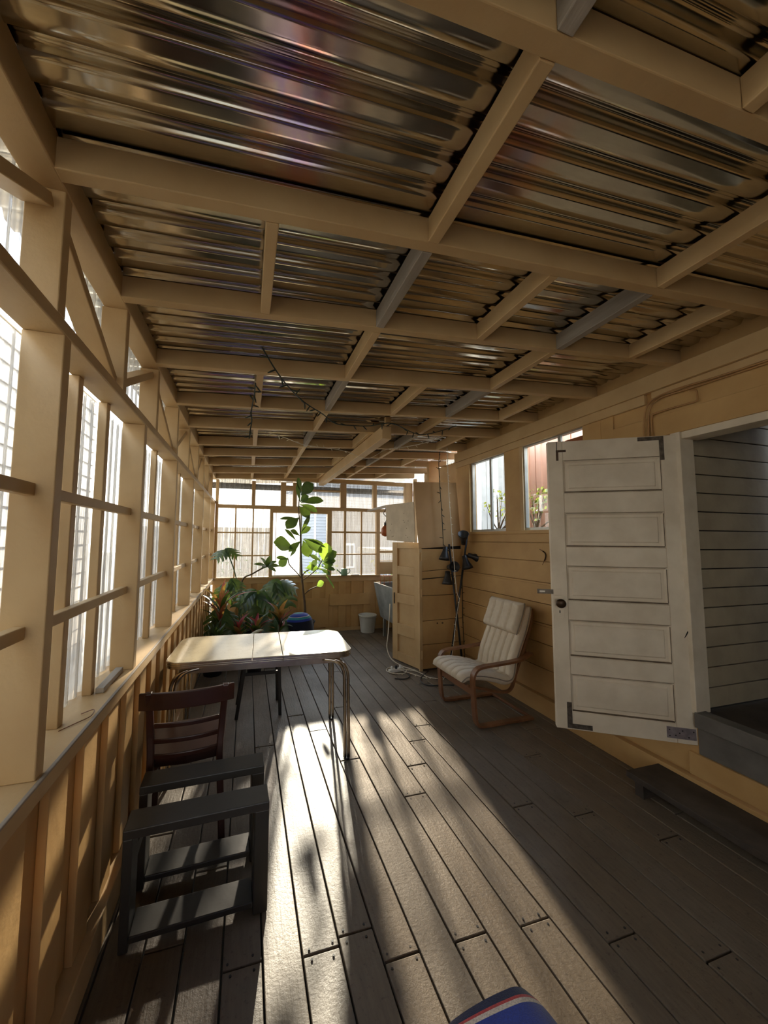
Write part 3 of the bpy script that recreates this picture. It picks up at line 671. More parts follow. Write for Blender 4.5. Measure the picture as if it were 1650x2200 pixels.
# cushion: profile swept, channels quilted
CP = cat_rom([(1.735, .372), (1.80, .408), (1.93, .402), (2.08, .368), (2.19, .335), (2.255, .362), (2.285, .48), (2.345, .62), (2.41, .76), (2.455, .90), (2.462, .955)], 6)
def cushion(path, hw, th, nm, ny=84, chan=6, amp=.022, mt='canvas', rnd=.04):
    P = [Vector((p[0], 0, p[1])) for p in path]; n = len(P); N = []
    for i in range(n):
        d = (P[min(i+1,n-1)]-P[max(i-1,0)]).normalized(); N.append(Vector((-d.z, 0, d.x)))
    L = [0]
    for i in range(1, n): L.append(L[-1]+(P[i]-P[i-1]).length)
    def th_at(i, v):
        e = min(L[i], L[-1]-L[i]); a = min(1, e/rnd); b = min(1, (1-abs(v))*hw/rnd)
        return th*math.sqrt(max(0, 1-(1-a)**2))*math.sqrt(max(0, 1-(1-b)**2))
    b = MB()
    for side in (1, -1):
        def fn(i, j, side=side):
            k = min(int(round(i*(n-1))), n-1); v = j*2-1; t = th_at(k, v); ph_ = (v+1)/2*chan; ph_ = abs(ph_-round(ph_)); c = 1-math.exp(-(ph_/.10)**2)
            wr = .003*math.sin(L[k]*95+v*5)*math.sin(L[k]*37+v*9)
            off = t*(.5 if side > 0 else -.5)+(amp*(c-1)*(t/th)+wr*(t/th) if side > 0 else 0)
            q = P[k]+N[k]*off; return (q.x, v*hw, q.z)
        b.grid(fn, n-1, ny)
    return b
def shift(pth): return [(p[0]-2.12, p[1]) for p in pth]
cu = cushion(shift([(p.x, p.y) for p in [Vector((a[0], a[1])) for a in CP]]), .238, .085, 'cushion').build('cushion', 'canvas', pc, smooth=True)
pp = [MB()]
edge = [(X_(p[0]), -.239, p[1]) for p in CP]
for yy in (-.238, .238): MB().tube([(e[0], yy, e[2]) for e in edge], .005, 6).build('piping', 'piping', cu, smooth=True)
HP = cat_rom([(2.325, .715), (2.36, .79), (2.395, .87), (2.42, .945), (2.425, .985)], 6)
hp = cushion([(X_(p[0])-.012, p[1]) for p in HP], .222, .10, 'headrest', 80, 4, .016).build('headrest', 'canvas', pc, smooth=True)
for yy in (-.223, .223): MB().tube([(X_(p[0])-.012, yy, p[1]) for p in HP], .005, 6).build('piping', 'piping', hp, smooth=True)

# ================================================================== CLOSET AND LEANING PANELS
A_, B_ = Vector((2.02, 4.05, 0)), Vector((1.865, 4.56, 0))
cl = tag(empty('closet', (A_.x, A_.y, 0)), 'tan painted closet of old boards with a panelled door beside the house corner', 'closet')
dA = math.atan2(B_.y-A_.y, B_.x-A_.x); CL_W = (B_-A_).length
cdz = empty('door', (0, 0, 0), dA); cdz.parent = cl
def lbox(x0, x1, z0, z1, d0, d1): return box(x0, x1, d0, d1, z0, z1)   # local y+ is the seen side
cT = [1.44, 1.10, .74, .34]; cB = [1.21, .86, .48, .12]
z0c, z1c = .012, 1.515
lbox(.015, .11, z0c, z1c, -.035, 0).build('stile', 'tan_paint', cdz, bevel=.003)
lbox(CL_W-.10, CL_W, z0c, z1c, -.035, 0).build('stile', 'tan_paint', cdz, bevel=.003)
for a, b in [(z0c, cB[3]), (cT[3], cB[2]), (cT[2], cB[1]), (cT[1], cB[0]), (cT[0], z1c)]: lbox(.1105, CL_W-.1005, a, b, -.035, -.0005).build('rail', 'tan_paint', cdz, bevel=.003)
for t, b in zip(cT, cB): lbox(.1105, CL_W-.1005, b, t, -.0345, -.027).build('panel', 'tan_paint', cdz)
for z in (1.30, .86, .14):
    h = MB().box(-.03, .05, 0, .004, z, z+.10).tube([(.005, .008, z), (.005, .008, z+.10)], .006, 8); h.build('hinge', 'tan_paint', cdz)
MB().bar((CL_W-.045, .006, .72), (CL_W-.045, .006, .86), .012, .012).build('handle', 'bracket', cdz)
box(-.02, .018, -.012, .02, .0, 1.44).build('corner_post', 'tan_paint', cl, bevel=.003)
zz = [0.02, .30, .58, .88, 1.08, 1.17, 1.44]; tl_ = [0, .008, .012, .0, .030, .034, .0]
for i in range(6):
    a, b, ta, tb_ = zz[i]+.003, zz[i+1]-.003, tl_[i], tl_[i+1]
    MB().hexa([(.019,0,a),(.575,0,a+ta),(.575,.02,a+ta),(.019,.02,a),(.019,0,b-(.008 if i == 3 else 0)),(.575,0,b+tb_),(.575,.02,b+tb_),(.019,.02,b-(.008 if i == 3 else 0))]).build('side_board', 'tan_wall', cl, bevel=.002)
MB().tube([(.22, -.0005, .545), (.22, .004, .545)], .010, 12).build('knot_hole', 'knob', cl)
MB().tube([(.29, -.0005, .545), (.29, .004, .545)], .012, 12).build('knot_hole', 'stem', cl)
box(.03, .55, .03, .55, .01, .02).build('bottom', 'tan_wall', cl)
box(.03, .57, .0215, .05, .02, 1.50).build('gap_shade', 'black', cl)  # black sheet added to paint in the shade between the side boards
# tall leaning plywood panel, tan
pn = MB()
pn.hexa([(1.995,4.032,1.445),(2.578,4.032,1.480),(2.578,4.046,1.480),(1.995,4.046,1.445),(1.93,4.030,2.255),(2.514,4.030,2.272),(2.514,4.044,2.272),(1.93,4.044,2.255)])
o = pn.build('plywood_panel', 'ply', bevel=.002); tag(o, 'tall tan plywood sheet standing tilted on top of the closet boards', 'panel')
wp = MB()
a, b = Vector((1.965, 4.062, 0)), Vector((1.785, 4.54, 0)); nn = Vector((-.03, -.01, 0))
def q3(v, z): return (v.x, v.y, z)
wp.hexa([q3(a,1.519),q3(a+nn*.4,1.519),q3(b+nn*.4,1.545),q3(b,1.545),q3(a-Vector((.012,0,0)),2.012),q3(a+nn*.4-Vector((.012,0,0)),2.012),q3(b+nn*.4-Vector((.01,0,0)),2.01),q3(b-Vector((.01,0,0)),2.01)])
o = wp.build('plywood_panel', 'ply_white', bevel=.002); tag(o, 'square whitish plywood board fixed above the closet door', 'panel')
for i in range(11):
    t, z = random.random()*.8+.1, 1.56+random.random()*.42; v = a.lerp(b, t)+nn*.42-Vector((.008*(z-1.5)/.5,0,0)); MB().lathe([(.005,0),(.005,.002)], 8, (v.x, v.y, z), (-1,-.36,0)).build('nail_head', 'knob', o)
# rail on top of back wall lights with hanging work lamp
wl_ = tag(empty('work_lamp', (1.885, 4.86, 1.80)), 'small caged work lamp hanging by its cord beside the whitish plywood board', 'lamp')
MB().tube(cat_rom([(.0,0,.20),(.0,0,.17),(-.03,0,.12),(.02,0,.06),(.0,0,.0)], 5), .005, 6).build('cord', 'dark_metal', wl_)
MB().lathe([(.001,.0),(.02,-.005),(.022,-.04),(.028,-.05)], 14).build('socket', 'dark_metal', wl_)
g = MB().lathe([(.03,-.05),(.06,-.10),(.066,-.15),(.05,-.19),(.02,-.205),(.0001,-.207)], 14); g.build('bulb_cage', 'orange_wood', wl_, smooth=True)
tag(MB().bar((1.80, 4.56, 2.00), (2.05, 6.14, 2.06), .035, .03).build('rail_batten', 'grey_wood', bevel=.003), 'weathered grey batten running from the whitish plywood board to the back wall', 'board')

# ================================================================== FLOOR LAMPS
def floor_lamp(loc, top, heads, label):
    o = tag(empty('floor_lamp', (loc[0], loc[1], 0)), label, 'lamp', 'black floor lamps by the closet')
    tx, ty, tz = top[0]-loc[0], top[1]-loc[1], top[2]
    MB().lathe([(.001, .03), (.03, .03), (.11, .018), (.12, .008), (.12, 0)], 28).build('base', 'dark_metal', o, smooth=True)
    MB().tube([(0,0,.02), (tx*.5, ty*.5, tz*.5), (tx, ty, tz)], .012, 10).build('pole', 'dark_metal', o, smooth=True)
    for (hx, hy, hz), d, white in heads:
        p = Vector((hx-loc[0], hy-loc[1], hz)); d = Vector(d).normalized(); t = max(.1, min(1, (hz+.02)/tz)); q = Vector((tx*t, ty*t, tz*t))
        prof_ = [(.001,-.075),(.028,-.07),(.030,-.02),(.036,0),(.058,.06),(.064,.085),(.061,.085),(.034,.005),(.001,-.005)]
        s = MB().lathe(prof_, 20, p, d).build('lamp_shade', 'dark_metal', o, smooth=True)
        MB().tube([q, p-d*.03], .008, 8).build('arm', 'dark_metal', s)
        if white: MB().lathe([(.001,.06),(.054,.062),(.056,.058)], 18, p, d).build('reflector', 'white_trim', s)
    return o
floor_lamp((2.262, 3.84), (2.545, 3.86, 1.58), [((2.47,3.82,1.56),(-.35,-.55,.75),0), ((2.58,3.78,1.355),(1,-.25,-.28),0), ((2.46,3.76,1.30),(.12,-.3,-1),1)], 'black floor lamp leaning right with one white lined shade, poles crossing')
floor_lamp((2.43, 3.80), (2.325, 3.90, 1.50), [((2.245,3.86,1.40),(-.2,-.1,-1),0), ((2.31,3.83,1.235),(-.1,-.9,.1),0), ((2.275,3.86,1.115),(-.12,-.12,-1),0)], 'black floor lamp leaning left with three downturned shades, nearest the closet')

# ================================================================== STRING LIGHTS
def string(path, name, label, wire, seed, gap=.075, r=.0035, bulb='bulb', grp='fairy light strings', dl=.026, br=.0035):
    rnd = random.Random(seed); P = cat_rom(path, 7); o = MB().tube(P, r, 6).build(name, wire, smooth=True); tag(o, label, 'string lights', grp)
    acc = 0; cnt = 0
    for a, b in zip(P, P[1:]):
        acc += (b-a).length
        if acc > gap and cnt < 95:
            acc = 0; cnt += 1; d = Vector((rnd.uniform(-1,1), rnd.uniform(-.4,.4), rnd.uniform(-1,.6))).normalized()
            MB().tube([a, a+d*dl*.45, a+d*dl*.5, a+d*dl], [br*.8, br*.8, br*1.1, br*.4], 5).build('bulb', bulb, o)
    return o
zc = lambda x: zr(x)-.006
DS = [(.05,1.955,zr(.05)+.05),(.13,2.07,zr(.1)-.012),(.23,2.28,zc(.23)-.02),(.37,2.55,zc(.37)-.01),(.55,2.78,zc(.5)-.008),(.69,2.94,zc(.69)-.03),(.87,3.01,zc(.87)-.02),(1.03,3.03,zc(1.03)-.01),(1.20,2.95,zc(1.2)-.004),(1.46,3.12,zc(1.46)-.02),(1.62,3.21,zc(1.6)-.02),(1.75,3.12,zc(1.7)-.01),(1.85,2.95,zc(1.85))]
string(DS, 'string_lights', 'dark green string of lights draped under the ceiling joists', 'wire_dark', 1, .075, .0045, 'wire_dark', dl=.05, br=.006)
string([(.025,2.30,zr(0)-.005),(.02,2.49,zr(0)-.01),(.005,2.74,2.49),(.01,2.78,2.43),(.0,2.80,2.36),(-.005,2.80,2.30)], 'string_lights', 'dark green end of light string dangling between joists near the left wall', 'wire_dark', 2, .05, .0045, 'wire_dark', dl=.05, br=.006)
string([(.13,3.2,2.475),(.3,3.34,2.482),(.51,3.58,2.49),(.71,3.67,2.50),(1.0,3.81,2.515),(1.27,3.83,2.455),(1.46,3.75,2.55),(1.61,3.58,2.55),(1.75,3.41,2.56),(1.85,3.2,2.575)], 'string_lights', 'white string of lights looped along the far joists', 'wire_white', 3, .065, .003, 'bulb', dl=.035)
string([(2.25,3.79,2.64),(2.255,3.79,2.44),(2.265,3.79,2.1),(2.275,3.77,1.77),(2.285,3.75,1.44),(2.30,3.74,1.17),(2.315,3.74,1.01),(2.33,3.74,.93),(2.345,3.73,.87),(2.31,3.72,.74),(2.27,3.70,.58),(2.22,3.66,.40),(2.16,3.62,.25),(2.13,3.66,.10),(2.12,3.72,.01)], 'string_lights', 'white string of lights hanging down in front of the black lamps', 'wire_white', 4, .05, .0035, 'bulb')
string([(2.235,3.94,2.63),(2.24,3.97,2.45),(2.245,3.96,2.2),(2.265,3.96,1.9),(2.285,3.97,1.6),(2.295,3.98,1.48)], 'string_lights', 'dark string of lights hanging against the leaning tan plywood', 'wire_dark', 5, .07, .0045, 'wire_dark', dl=.045, br=.005)
string([(2.545,3.98,1.18),(2.55,3.99,.9),(2.552,3.99,.6),(2.555,3.98,.35),(2.56,3.97,.12),(2.55,3.95,.01)], 'string_lights', 'dark string of lights hanging in the corner behind the lamps', 'wire_dark', 6, .07, .004, 'wire_dark', dl=.03)
string([(2.10,3.76,.008),(2.0,3.84,.008),(1.98,3.97,.01),(1.92,4.08,.008),(1.80,4.17,.012),(1.72,4.15,.03),(1.67,4.21,.02),(1.62,4.15,.01),(1.66,4.04,.012),(1.77,3.99,.02),(1.83,4.06,.03),(1.74,4.10,.035),(1.88,3.95,.012),(1.97,3.80,.008)], 'string_lights', 'white string of lights tangled on the floor by the closet', 'wire_white', 7, .045, .0045, 'bulb', dl=.02, br=.006)
# power strip and cords on the floor
ps = tag(empty('power_strip', (1.73, 4.12, 0), .2), 'small white power strip with plugs under the tangled cords', 'power strip')
box(-.10, .10, -.025, .025, .0, .035).build('case', 'white_trim', ps, bevel=.005)
for x in (-.06, .0, .06): MB().lathe([(.016, .035), (.016, .06), (.008, .07)], 10, (x, 0, 0)).build('plug', 'white_trim' if x else 'dark_metal', ps)
tag(MB().tube(cat_rom([(1.84,4.10,.012),(1.83,4.0,.012),(1.80,3.90,.010),(1.72,3.86,.009),(1.62,3.90,.009)], 8), .006, 6).build('cord', 'dark_metal', smooth=True), 'black cord end trailing from the power strip', 'cord', 'cords on the floor')
tag(MB().tube(cat_rom([(2.10,4.02,.008),(1.93,3.86,.009),(1.86,3.72,.009),(1.90,3.62,.009),(2.03,3.60,.009),(2.16,3.56,.009)], 8), .006, 6).build('cord', 'dark_metal', smooth=True), 'black cord looping out toward the bentwood armchair', 'cord', 'cords on the floor')
tag(MB().tube(cat_rom([(1.845,4.60,.70),(1.835,4.60,.50),(1.80,4.56,.30),(1.765,4.50,.16),(1.79,4.42,.05),(1.86,4.26,.010),(1.93,4.12,.009),(1.96,4.06,.009)], 7), .006, 6).build('cable', 'wire_white', smooth=True), 'white cable hanging down along the closet door to the floor', 'cable')
# cables on the house wall above the door
for i, (pt, lb_) in enumerate([
    ([(2.576,1.80,2.20),(2.576,1.795,2.33),(2.573,1.77,2.45),(2.573,1.71,2.495),(2.575,1.6,2.508),(2.575,1.4,2.497),(2.575,1.1,2.49),(2.575,.4,2.48)], 'tan painted cable arching up from behind the door along the ceiling trim'),
    ([(2.577,1.77,2.20),(2.577,1.765,2.34),(2.574,1.745,2.44),(2.575,1.68,2.485),(2.576,1.50,2.483),(2.577,1.1,2.478),(2.577,.4,2.47)], 'second painted cable running under the arching one on the house wall'),
    ([(2.578,1.745,2.20),(2.578,1.745,2.37),(2.576,1.71,2.395),(2.58,1.55,2.395),(2.58,1.49,2.395),(2.58,1.485,2.43),(2.58,1.49,2.46),(2.58,1.52,2.475)], 'thin painted cable hooking back over the open door')]):
    tag(MB().tube(cat_rom(pt, 6), .0055, 6).build('cable', 'cable_tan', smooth=True), lb_, 'cable', 'cables on the house wall')

# ================================================================== BACK CORNER: TUB, BUCKET, CAN
tu = tag(empty('utility_sink', (2.42, 5.2, 0)), 'grey concrete laundry sink behind the closet', 'sink')
t = MB(); x0, x1, y0, y1 = -.42, .42, -.50, .50
t.hexa([(x0+.12,y0,.30),(x1,y0,.30),(x1,y1,.30),(x0+.12,y1,.30),(x0,y0,.86),(x1,y0,.86),(x1,y1,.86),(x0,y1,.86)])
t.f.pop(1)   # open top
i0 = [(x0+.05,y0+.05,.855),(x1-.04,y0+.05,.855),(x1-.04,y1-.05,.855),(x0+.05,y1-.05,.855),(x0+.15,y0+.06,.40),(x1-.05,y0+.06,.40),(x1-.05,y1-.06,.40),(x0+.15,y1-.06,.40)]
t.add([(x0,y0,.86),(x1,y0,.86),(x1,y1,.86),(x0,y1,.86)]+i0, [(0,1,5,4),(1,2,6,5),(2,3,7,6),(3,0,4,7),(4,5,9,8),(5,6,10,9),(6,7,11,10),(7,4,8,11),(8,9,10,11)])
t.build('basin', 'tub', tu, bevel=.004)
for x in (x0+.15, x1-.08):
    for y in (y0+.06, y1-.08): box(x, x+.04, y, y+.04, 0, .30).build('leg', 'tub', tu)
rk = tag(empty('wire_rack', (2.08, 5.35, .862)), 'small wire dish rack on the grey sink', 'rack')
wr_ = MB()
for y in (-.08, .08): wr_.tube([(-.06,y,0),(-.06,y,.13),(.10,y,.13),(.10,y,0)], .005, 6)
for k in range(5): wr_.tube([(-.06+.04*k,-.08,.13),(-.06+.04*k,.08,.13)], .004, 6)
wr_.build('frame', 'orange_wood', rk)
bk = tag(empty('bucket', (1.99, 6.0-.03, 0)), 'pale plastic bucket on the floor under the back wall', 'bucket')
MB().lathe([(.001,.004),(.11,.0),(.115,.01),(.145,.27),(.155,.275),(.155,.29),(.143,.29),(.112,.02),(.001,.015)], 28).build('body', 'bucket', bk, smooth=True)
MB().tube(cat_rom([(-.15,0,.27),(-.12,-.12,.26),(0,-.165,.25),(.12,-.12,.26),(.15,0,.27)], 6), .003, 6).build('handle', 'alu', bk)
wc = tag(empty('watering_can', (1.61, 6.10, .937)), 'small green watering can on the back window sill', 'watering can')
MB().lathe([(.001,0),(.055,0),(.058,.01),(.054,.11),(.04,.115),(.001,.114)], 22).build('body', 'can', wc, smooth=True)
MB().tube([(-.05,0,.03),(-.10,0,.075),(-.13,0,.10)], [.012,.008,.012], 10).build('spout', 'can', wc, smooth=True)
MB().tube(cat_rom([(.05,0,.10),(.09,0,.11),(.10,0,.06),(.055,0,.02)], 5), .006, 8).build('handle', 'can', wc, smooth=True)
tag(box(1.74, 1.88, 6.10, 6.17, .937, .950).build('tray', 'white_trim', bevel=.003), 'small flat white tray on the back sill beside the green watering can', 'tray')
# on the left sill
tag(MB().bar((-.548, 1.72, .9445), (-.552, 1.97, .9445), .03, .02).build('wood_offcut', 'grey_wood', bevel=.002), 'short unpainted wood strip lying on the left window sill', 'wood strip')
tag(MB().tube(cat_rom([(-.56,1.42,.937),(-.53,1.46,.938),(-.50,1.50,.94),(-.505,1.54,.945),(-.54,1.53,.938)], 6), .0018, 5).build('twig', 'birch'), 'thin dry twig lying on the left window sill', 'twig')

# ================================================================== PLANTS
def leaf_geo(b, base, tip, width, up=(0,0,1), droop=.12, n=8, fold=.12, shape='obovate', wav=0):
    base, tip = Vector(base), Vector(tip); d = tip-base; L = d.length; d.normalize(); u = Vector(up); sd = d.cross(u)
    if sd.length < .05: sd = d.cross(Vector((1,.2,0)))
    sd.normalize(); nn = sd.cross(d); o = len(b.v)
    for i in range(n+1):
        t = i/n
        wv = {'obovate': math.sin(PI*t**1.35)**.8*(.75+.35*t), 'oval': math.sin(PI*t)**.8, 'lance': math.sin(PI*t**.75)}[shape]*width/2
        if i == 0: wv = .004
        if i == n: wv = max(wv, .002)
        c = base+d*L*t+nn*(droop*L*(4*t*(1-t)))
        for s, k in ((-1,1),(-.5,.5),(0,0),(.5,.5),(1,1)):
            b.v.append(tuple(c+sd*wv*s+nn*(fold*wv*k+wav*wv*math.sin(9*t+s))))
    for i in range(n):
        for k in range(4): b.f.append((o+i*5+k, o+i*5+k+1, o+(i+1)*5+k+1, o+(i+1)*5+k))
def pot(name, r, h, loc, parent, mt='pot'):
    MB().lathe([(.001,.003),(r*.75,0),(r,h),(r*1.06,h),(r*1.06,h*1.06),(r*.94,h*1.06),(r*.92,h*.9),(.001,h*.9)], 26, loc).build(name, mt, parent, smooth=True)
    MB().lathe([(.001,h*.93),(r*.92,h*.92)], 20, loc).build('soil', 'soil', parent)
# fiddle leaf fig, tall stem in front of the window
FY_ = 5.62
ff = tag(empty('fiddle_leaf_fig', (.86, FY_, 0)), 'tall thin fiddle leaf fig rising in front of the bright back window', 'plant')
pot('pot', .16, .30, (0,0,0), ff)
cx = lambda x: x-.86
stemP = cat_rom([(.02,0,.27),(cx(.87),0,.55),(cx(.82),.0,.95),(cx(.80),.0,1.30),(cx(.785),0,1.62),(cx(.765),0,1.85),(cx(.75),0,2.05),(cx(.77),0,2.28)], 6)
MB().tube(stemP, [.02-.014*i/(len(stemP)-1) for i in range(len(stemP))], 8).build('stem', 'stem', ff, smooth=True)
br1 = cat_rom([(cx(.85),0,.70),(cx(.93),-.03,.78),(cx(1.02),-.04,.82),(cx(1.06),-.04,.83)], 5)
br2 = cat_rom([(cx(.82),0,.92),(cx(.95),-.05,1.02),(cx(1.05),-.08,1.12),(cx(1.12),-.08,1.25)], 5)
br3 = cat_rom([(cx(.82),0,.95),(cx(.72),-.02,1.06),(cx(.62),-.02,1.17),(cx(.60),-.02,1.26)], 5)
br4 = cat_rom([(cx(.83),0,1.0),(cx(.87),-.04,1.06),(cx(.95),-.06,1.10)], 4)
for q in (br1, br2, br3, br4): MB().tube(q, [.009, *[.008]*(len(q)-2), .005], 7).build('branch', 'stem', ff, smooth=True)
LV = [  # base x, z, y | tip x, z, y | width, material  (absolute x)
 (.78,2.26,0,.73,2.50,-.02,.07,'leaf_mid'),(.78,2.22,-.02,.96,2.40,-.10,.22,'leaf_dark'),(.77,2.12,-.02,.72,2.40,.0,.06,'leaf_mid'),(.77,2.12,-.03,.89,2.21,-.08,.15,'leaf_mid'),
 (.78,2.11,-.02,1.12,2.14,-.10,.15,'leaf_mid'),(.76,2.08,-.02,1.02,1.96,-.12,.13,'leaf_mid'),(.76,2.06,.02,.90,1.87,-.05,.15,'leaf_dark'),
 (.76,1.88,-.03,.56,1.70,-.10,.17,'leaf_dark'),(.76,1.86,.02,.46,1.85,.0,.06,'leaf_dark'),(.78,1.63,-.02,.92,1.92,-.04,.06,'leaf_dark'),(.78,1.62,-.03,.93,1.73,-.08,.11,'leaf_dark'),
 (.77,1.60,-.03,.62,1.68,-.06,.09,'leaf_dark'),(.72,1.52,-.02,.54,1.70,-.04,.06,'leaf_dark'),
 (.68,1.40,-.04,.37,1.50,-.14,.24,'leaf_mid'),(.79,1.52,-.02,.60,1.36,-.08,.10,'leaf_dark'),(.63,1.28,-.02,.72,1.40,-.05,.05,'leaf_dark'),(.61,1.25,-.02,.42,1.27,-.06,.07,'leaf_mid'),(.60,1.27,-.04,.47,1.14,-.06,.12,'leaf_mid'),
 (.82,1.55,-.04,1.09,1.34,-.16,.20,'leaf_mid'),(.82,1.53,-.04,.90,1.28,-.12,.16,'leaf_dark'),(.84,1.56,-.02,1.16,1.44,-.10,.08,'leaf_dark'),
 (1.12,1.22,-.08,1.15,1.50,-.16,.20,'leaf_light'),(1.13,1.22,-.08,1.33,1.36,-.12,.15,'leaf_dark'),(1.12,1.20,-.08,1.31,1.22,-.14,.13,'leaf_dark'),(1.11,1.20,-.08,.90,1.31,-.14,.07,'leaf_dark'),
 (1.12,1.18,-.08,1.26,1.16,-.18,.13,'leaf_mid'),(1.10,1.13,-.08,1.31,1.08,-.12,.07,'leaf_dark'),(1.09,1.10,-.08,.86,1.12,-.14,.11,'leaf_light'),(1.08,1.10,-.08,1.24,1.0,-.12,.07,'leaf_dark'),(1.16,1.02,-.08,1.30,.80,-.10,.03,'leaf_mid'),
 (1.04,.83,-.04,1.14,.90,-.10,.11,'leaf_light'),(.95,1.10,-.06,1.03,1.24,-.10,.09,'leaf_dark')]
for a in LV:
    b = MB(); leaf_geo(b, (cx(a[0]), a[2], a[1]), (cx(a[3]), a[5], a[4]), a[6]*1.15, (random.uniform(-.3,.3), -.75, .6), .06, 8, .18, 'obovate', .06); b.build('leaf', a[7], ff, smooth=True)
# rubber plant with angled branch
rp = tag(empty('rubber_plant', (-.05, 5.82, 0)), 'small rubber plant with a slanting stem in front of the left back window panes', 'plant')
pot('pot', .14, .26, (0,0,0), rp)
rs = cat_rom([(.0,0,.24),(-.01,0,.65),(.0,0,.93),(.14,-.02,1.02),(.28,-.03,1.10),(.36,-.03,1.13)], 6); MB().tube(rs, [.012]*(len(rs)-1)+[.006], 7).build('stem', 'stem', rp, smooth=True)
for (dx, dz, dy, wd_) in ((-.20,.04,-.06,.07),(-.10,.14,-.06,.07),(.05,.17,-.05,.08),(.15,.08,-.05,.08),(.14,-.08,-.04,.07),(-.08,-.02,-.1,.06),(.20,.0,-.04,.08)):
    b = MB(); leaf_geo(b, (.35,-.03,1.13), (.35+dx,-.03+dy,1.13+dz), wd_, (.1,-.6,.7), .08, 7, .15, 'oval'); b.build('leaf', 'leaf_dark', rp, smooth=True)
# monstera
def monstera_leaf(b, base, d, size, face, droop=.35, lobes=5):
    base = Vector(base); d = Vector(d).normalized(); nrm = Vector(face); sd = d.cross(nrm).normalized(); nrm = sd.cross(d)
    def P(t, s): return base+d*size*t+sd*s*size+nrm*size*(-droop*t*t-.28*s*s)
    for side in (-1, 1):
        for k in range(lobes):
            t0, t1 = (k-.35)/lobes*.95-.05, (k+.52)/lobes*.95-.05; wmax = .56*math.sin(PI*min(1, (k+1.0)/(lobes+.9)))**.7
            o = len(b.v)
            for j in range(5):
                s = j/4; tt = .16*s*s+.06*s; pin = 1.18 if s < .4 else 1.18-.42*(s-.4)/.6
                tm = (t0+t1)/2; h0 = (t1-t0)/2*pin
                b.v.append(tuple(P(tm-h0+tt, side*wmax*s))); b.v.append(tuple(P(tm+tt, side*wmax*s)+nrm*size*.015)); b.v.append(tuple(P(tm+h0+tt, side*wmax*s)))
            for j in range(4):
                for c in range(2): b.f.append((o+j*3+c, o+(j+1)*3+c, o+(j+1)*3+c+1, o+j*3+c+1))
    o = len(b.v)
    for j in range(9): t = -.08+1.1*j/8; b.v.append(tuple(P(t, -.035*(1.1-t)))); b.v.append(tuple(P(t, .035*(1.1-t))))
    for j in range(8): b.f.append((o+j*2, o+j*2+1, o+j*2+3, o+j*2+2))
mo = tag(empty('monstera', (.02, 5.40, 0)), 'large dark monstera with split drooping leaves in the back left corner', 'plant')
pot('pot', .20, .32, (0,0,0), mo)
ML = [((-.24,-.06,.93),(-.35,-.45,-.6),.32),((-.20,-.05,.98),(.35,-.3,-.45),.26),((.10,-.14,.80),(.15,-.5,-.95),.42),((.08,-.10,.83),(-.75,-.35,-.45),.34),((.16,-.08,.80),(.8,-.3,-.5),.36),((.42,-.02,.90),(.55,-.4,-.7),.40),((.40,.0,.95),(-.35,-.4,-.6),.32),((.45,.02,.92),(.9,-.1,-.2),.30),((-.32,-.18,.62),(-.15,-.7,-.6),.34),((-.36,-.16,.60),(.6,-.6,-.5),.34),((-.36,-.2,.48),(.0,-.6,-.9),.30),((.16,-.24,.50),(.5,-.6,-.7),.34),((-.15,-.26,.46),(-.2,-.8,-.5),.36),((.40,-.22,.45),(.7,-.5,-.5),.30),((-.30,.22,1.38),(-.5,-.5,-.25),.24),((-.30,.22,1.40),(.7,-.3,-.25),.22)]
for i, (p, d, s) in enumerate(ML):
    b = MB(); monstera_leaf(b, p, d, s, (d[0]*.3, -.55, .8)); lf = b.build('leaf', 'leaf_dark' if i % 4 else 'leaf_mid', mo, smooth=True)
    MB().tube(cat_rom([(random.uniform(-.08,.08), random.uniform(-.06,.06), .30), (p[0]*.5, p[1]*.5+.03, p[2]*.62+.1), (p[0], p[1], p[2])], 5), .007, 6).build('leaf_stalk', 'leaf_mid', lf, smooth=True)
# cordylines with red leaves
def cordyline(loc, h, n, label, seed, up=.9):
    rnd = random.Random(seed); o = tag(empty('cordyline', loc), label, 'plant', 'red leaved plants in the back left corner')
    pot('pot', .11, .20, (0,0,0), o)
    MB().tube([(0,0,.18),(0,0,h*.5),(.01,0,h*.72)], .012, 7).build('stem', 'stem', o, smooth=True)
    for i in range(n):
        a = 2*PI*i/n*1.618*2; L = h*rnd.uniform(.35,.5); z0 = h*rnd.uniform(.45,.72); e = rnd.uniform(.3, 1.1)
        b = MB(); leaf_geo(b, (0,0,z0), (math.cos(a)*L*math.cos(e), math.sin(a)*L*math.cos(e)-.04, z0+L*math.sin(e)), rnd.uniform(.05,.085), (0,0,1), .12, 8, .2, 'lance'); b.build('leaf', 'leaf_red' if i % 3 else 'leaf_dark', o, smooth=True)
cordyline((-.30, 5.02, 0), .98, 16, 'red leaved plant by the left wall under the window corner', 1)
cordyline((.14, 4.80, 0), .60, 14, 'low red leaved plant just behind the white bloom', 2)
cordyline((.44, 4.98, 0), .70, 16, 'red leaved plant at the right edge of the monstera by the fig', 3)
cordyline((-.08, 4.98, 0), .56, 12, 'red leaved plant between the monstera and the tallest red one', 4)
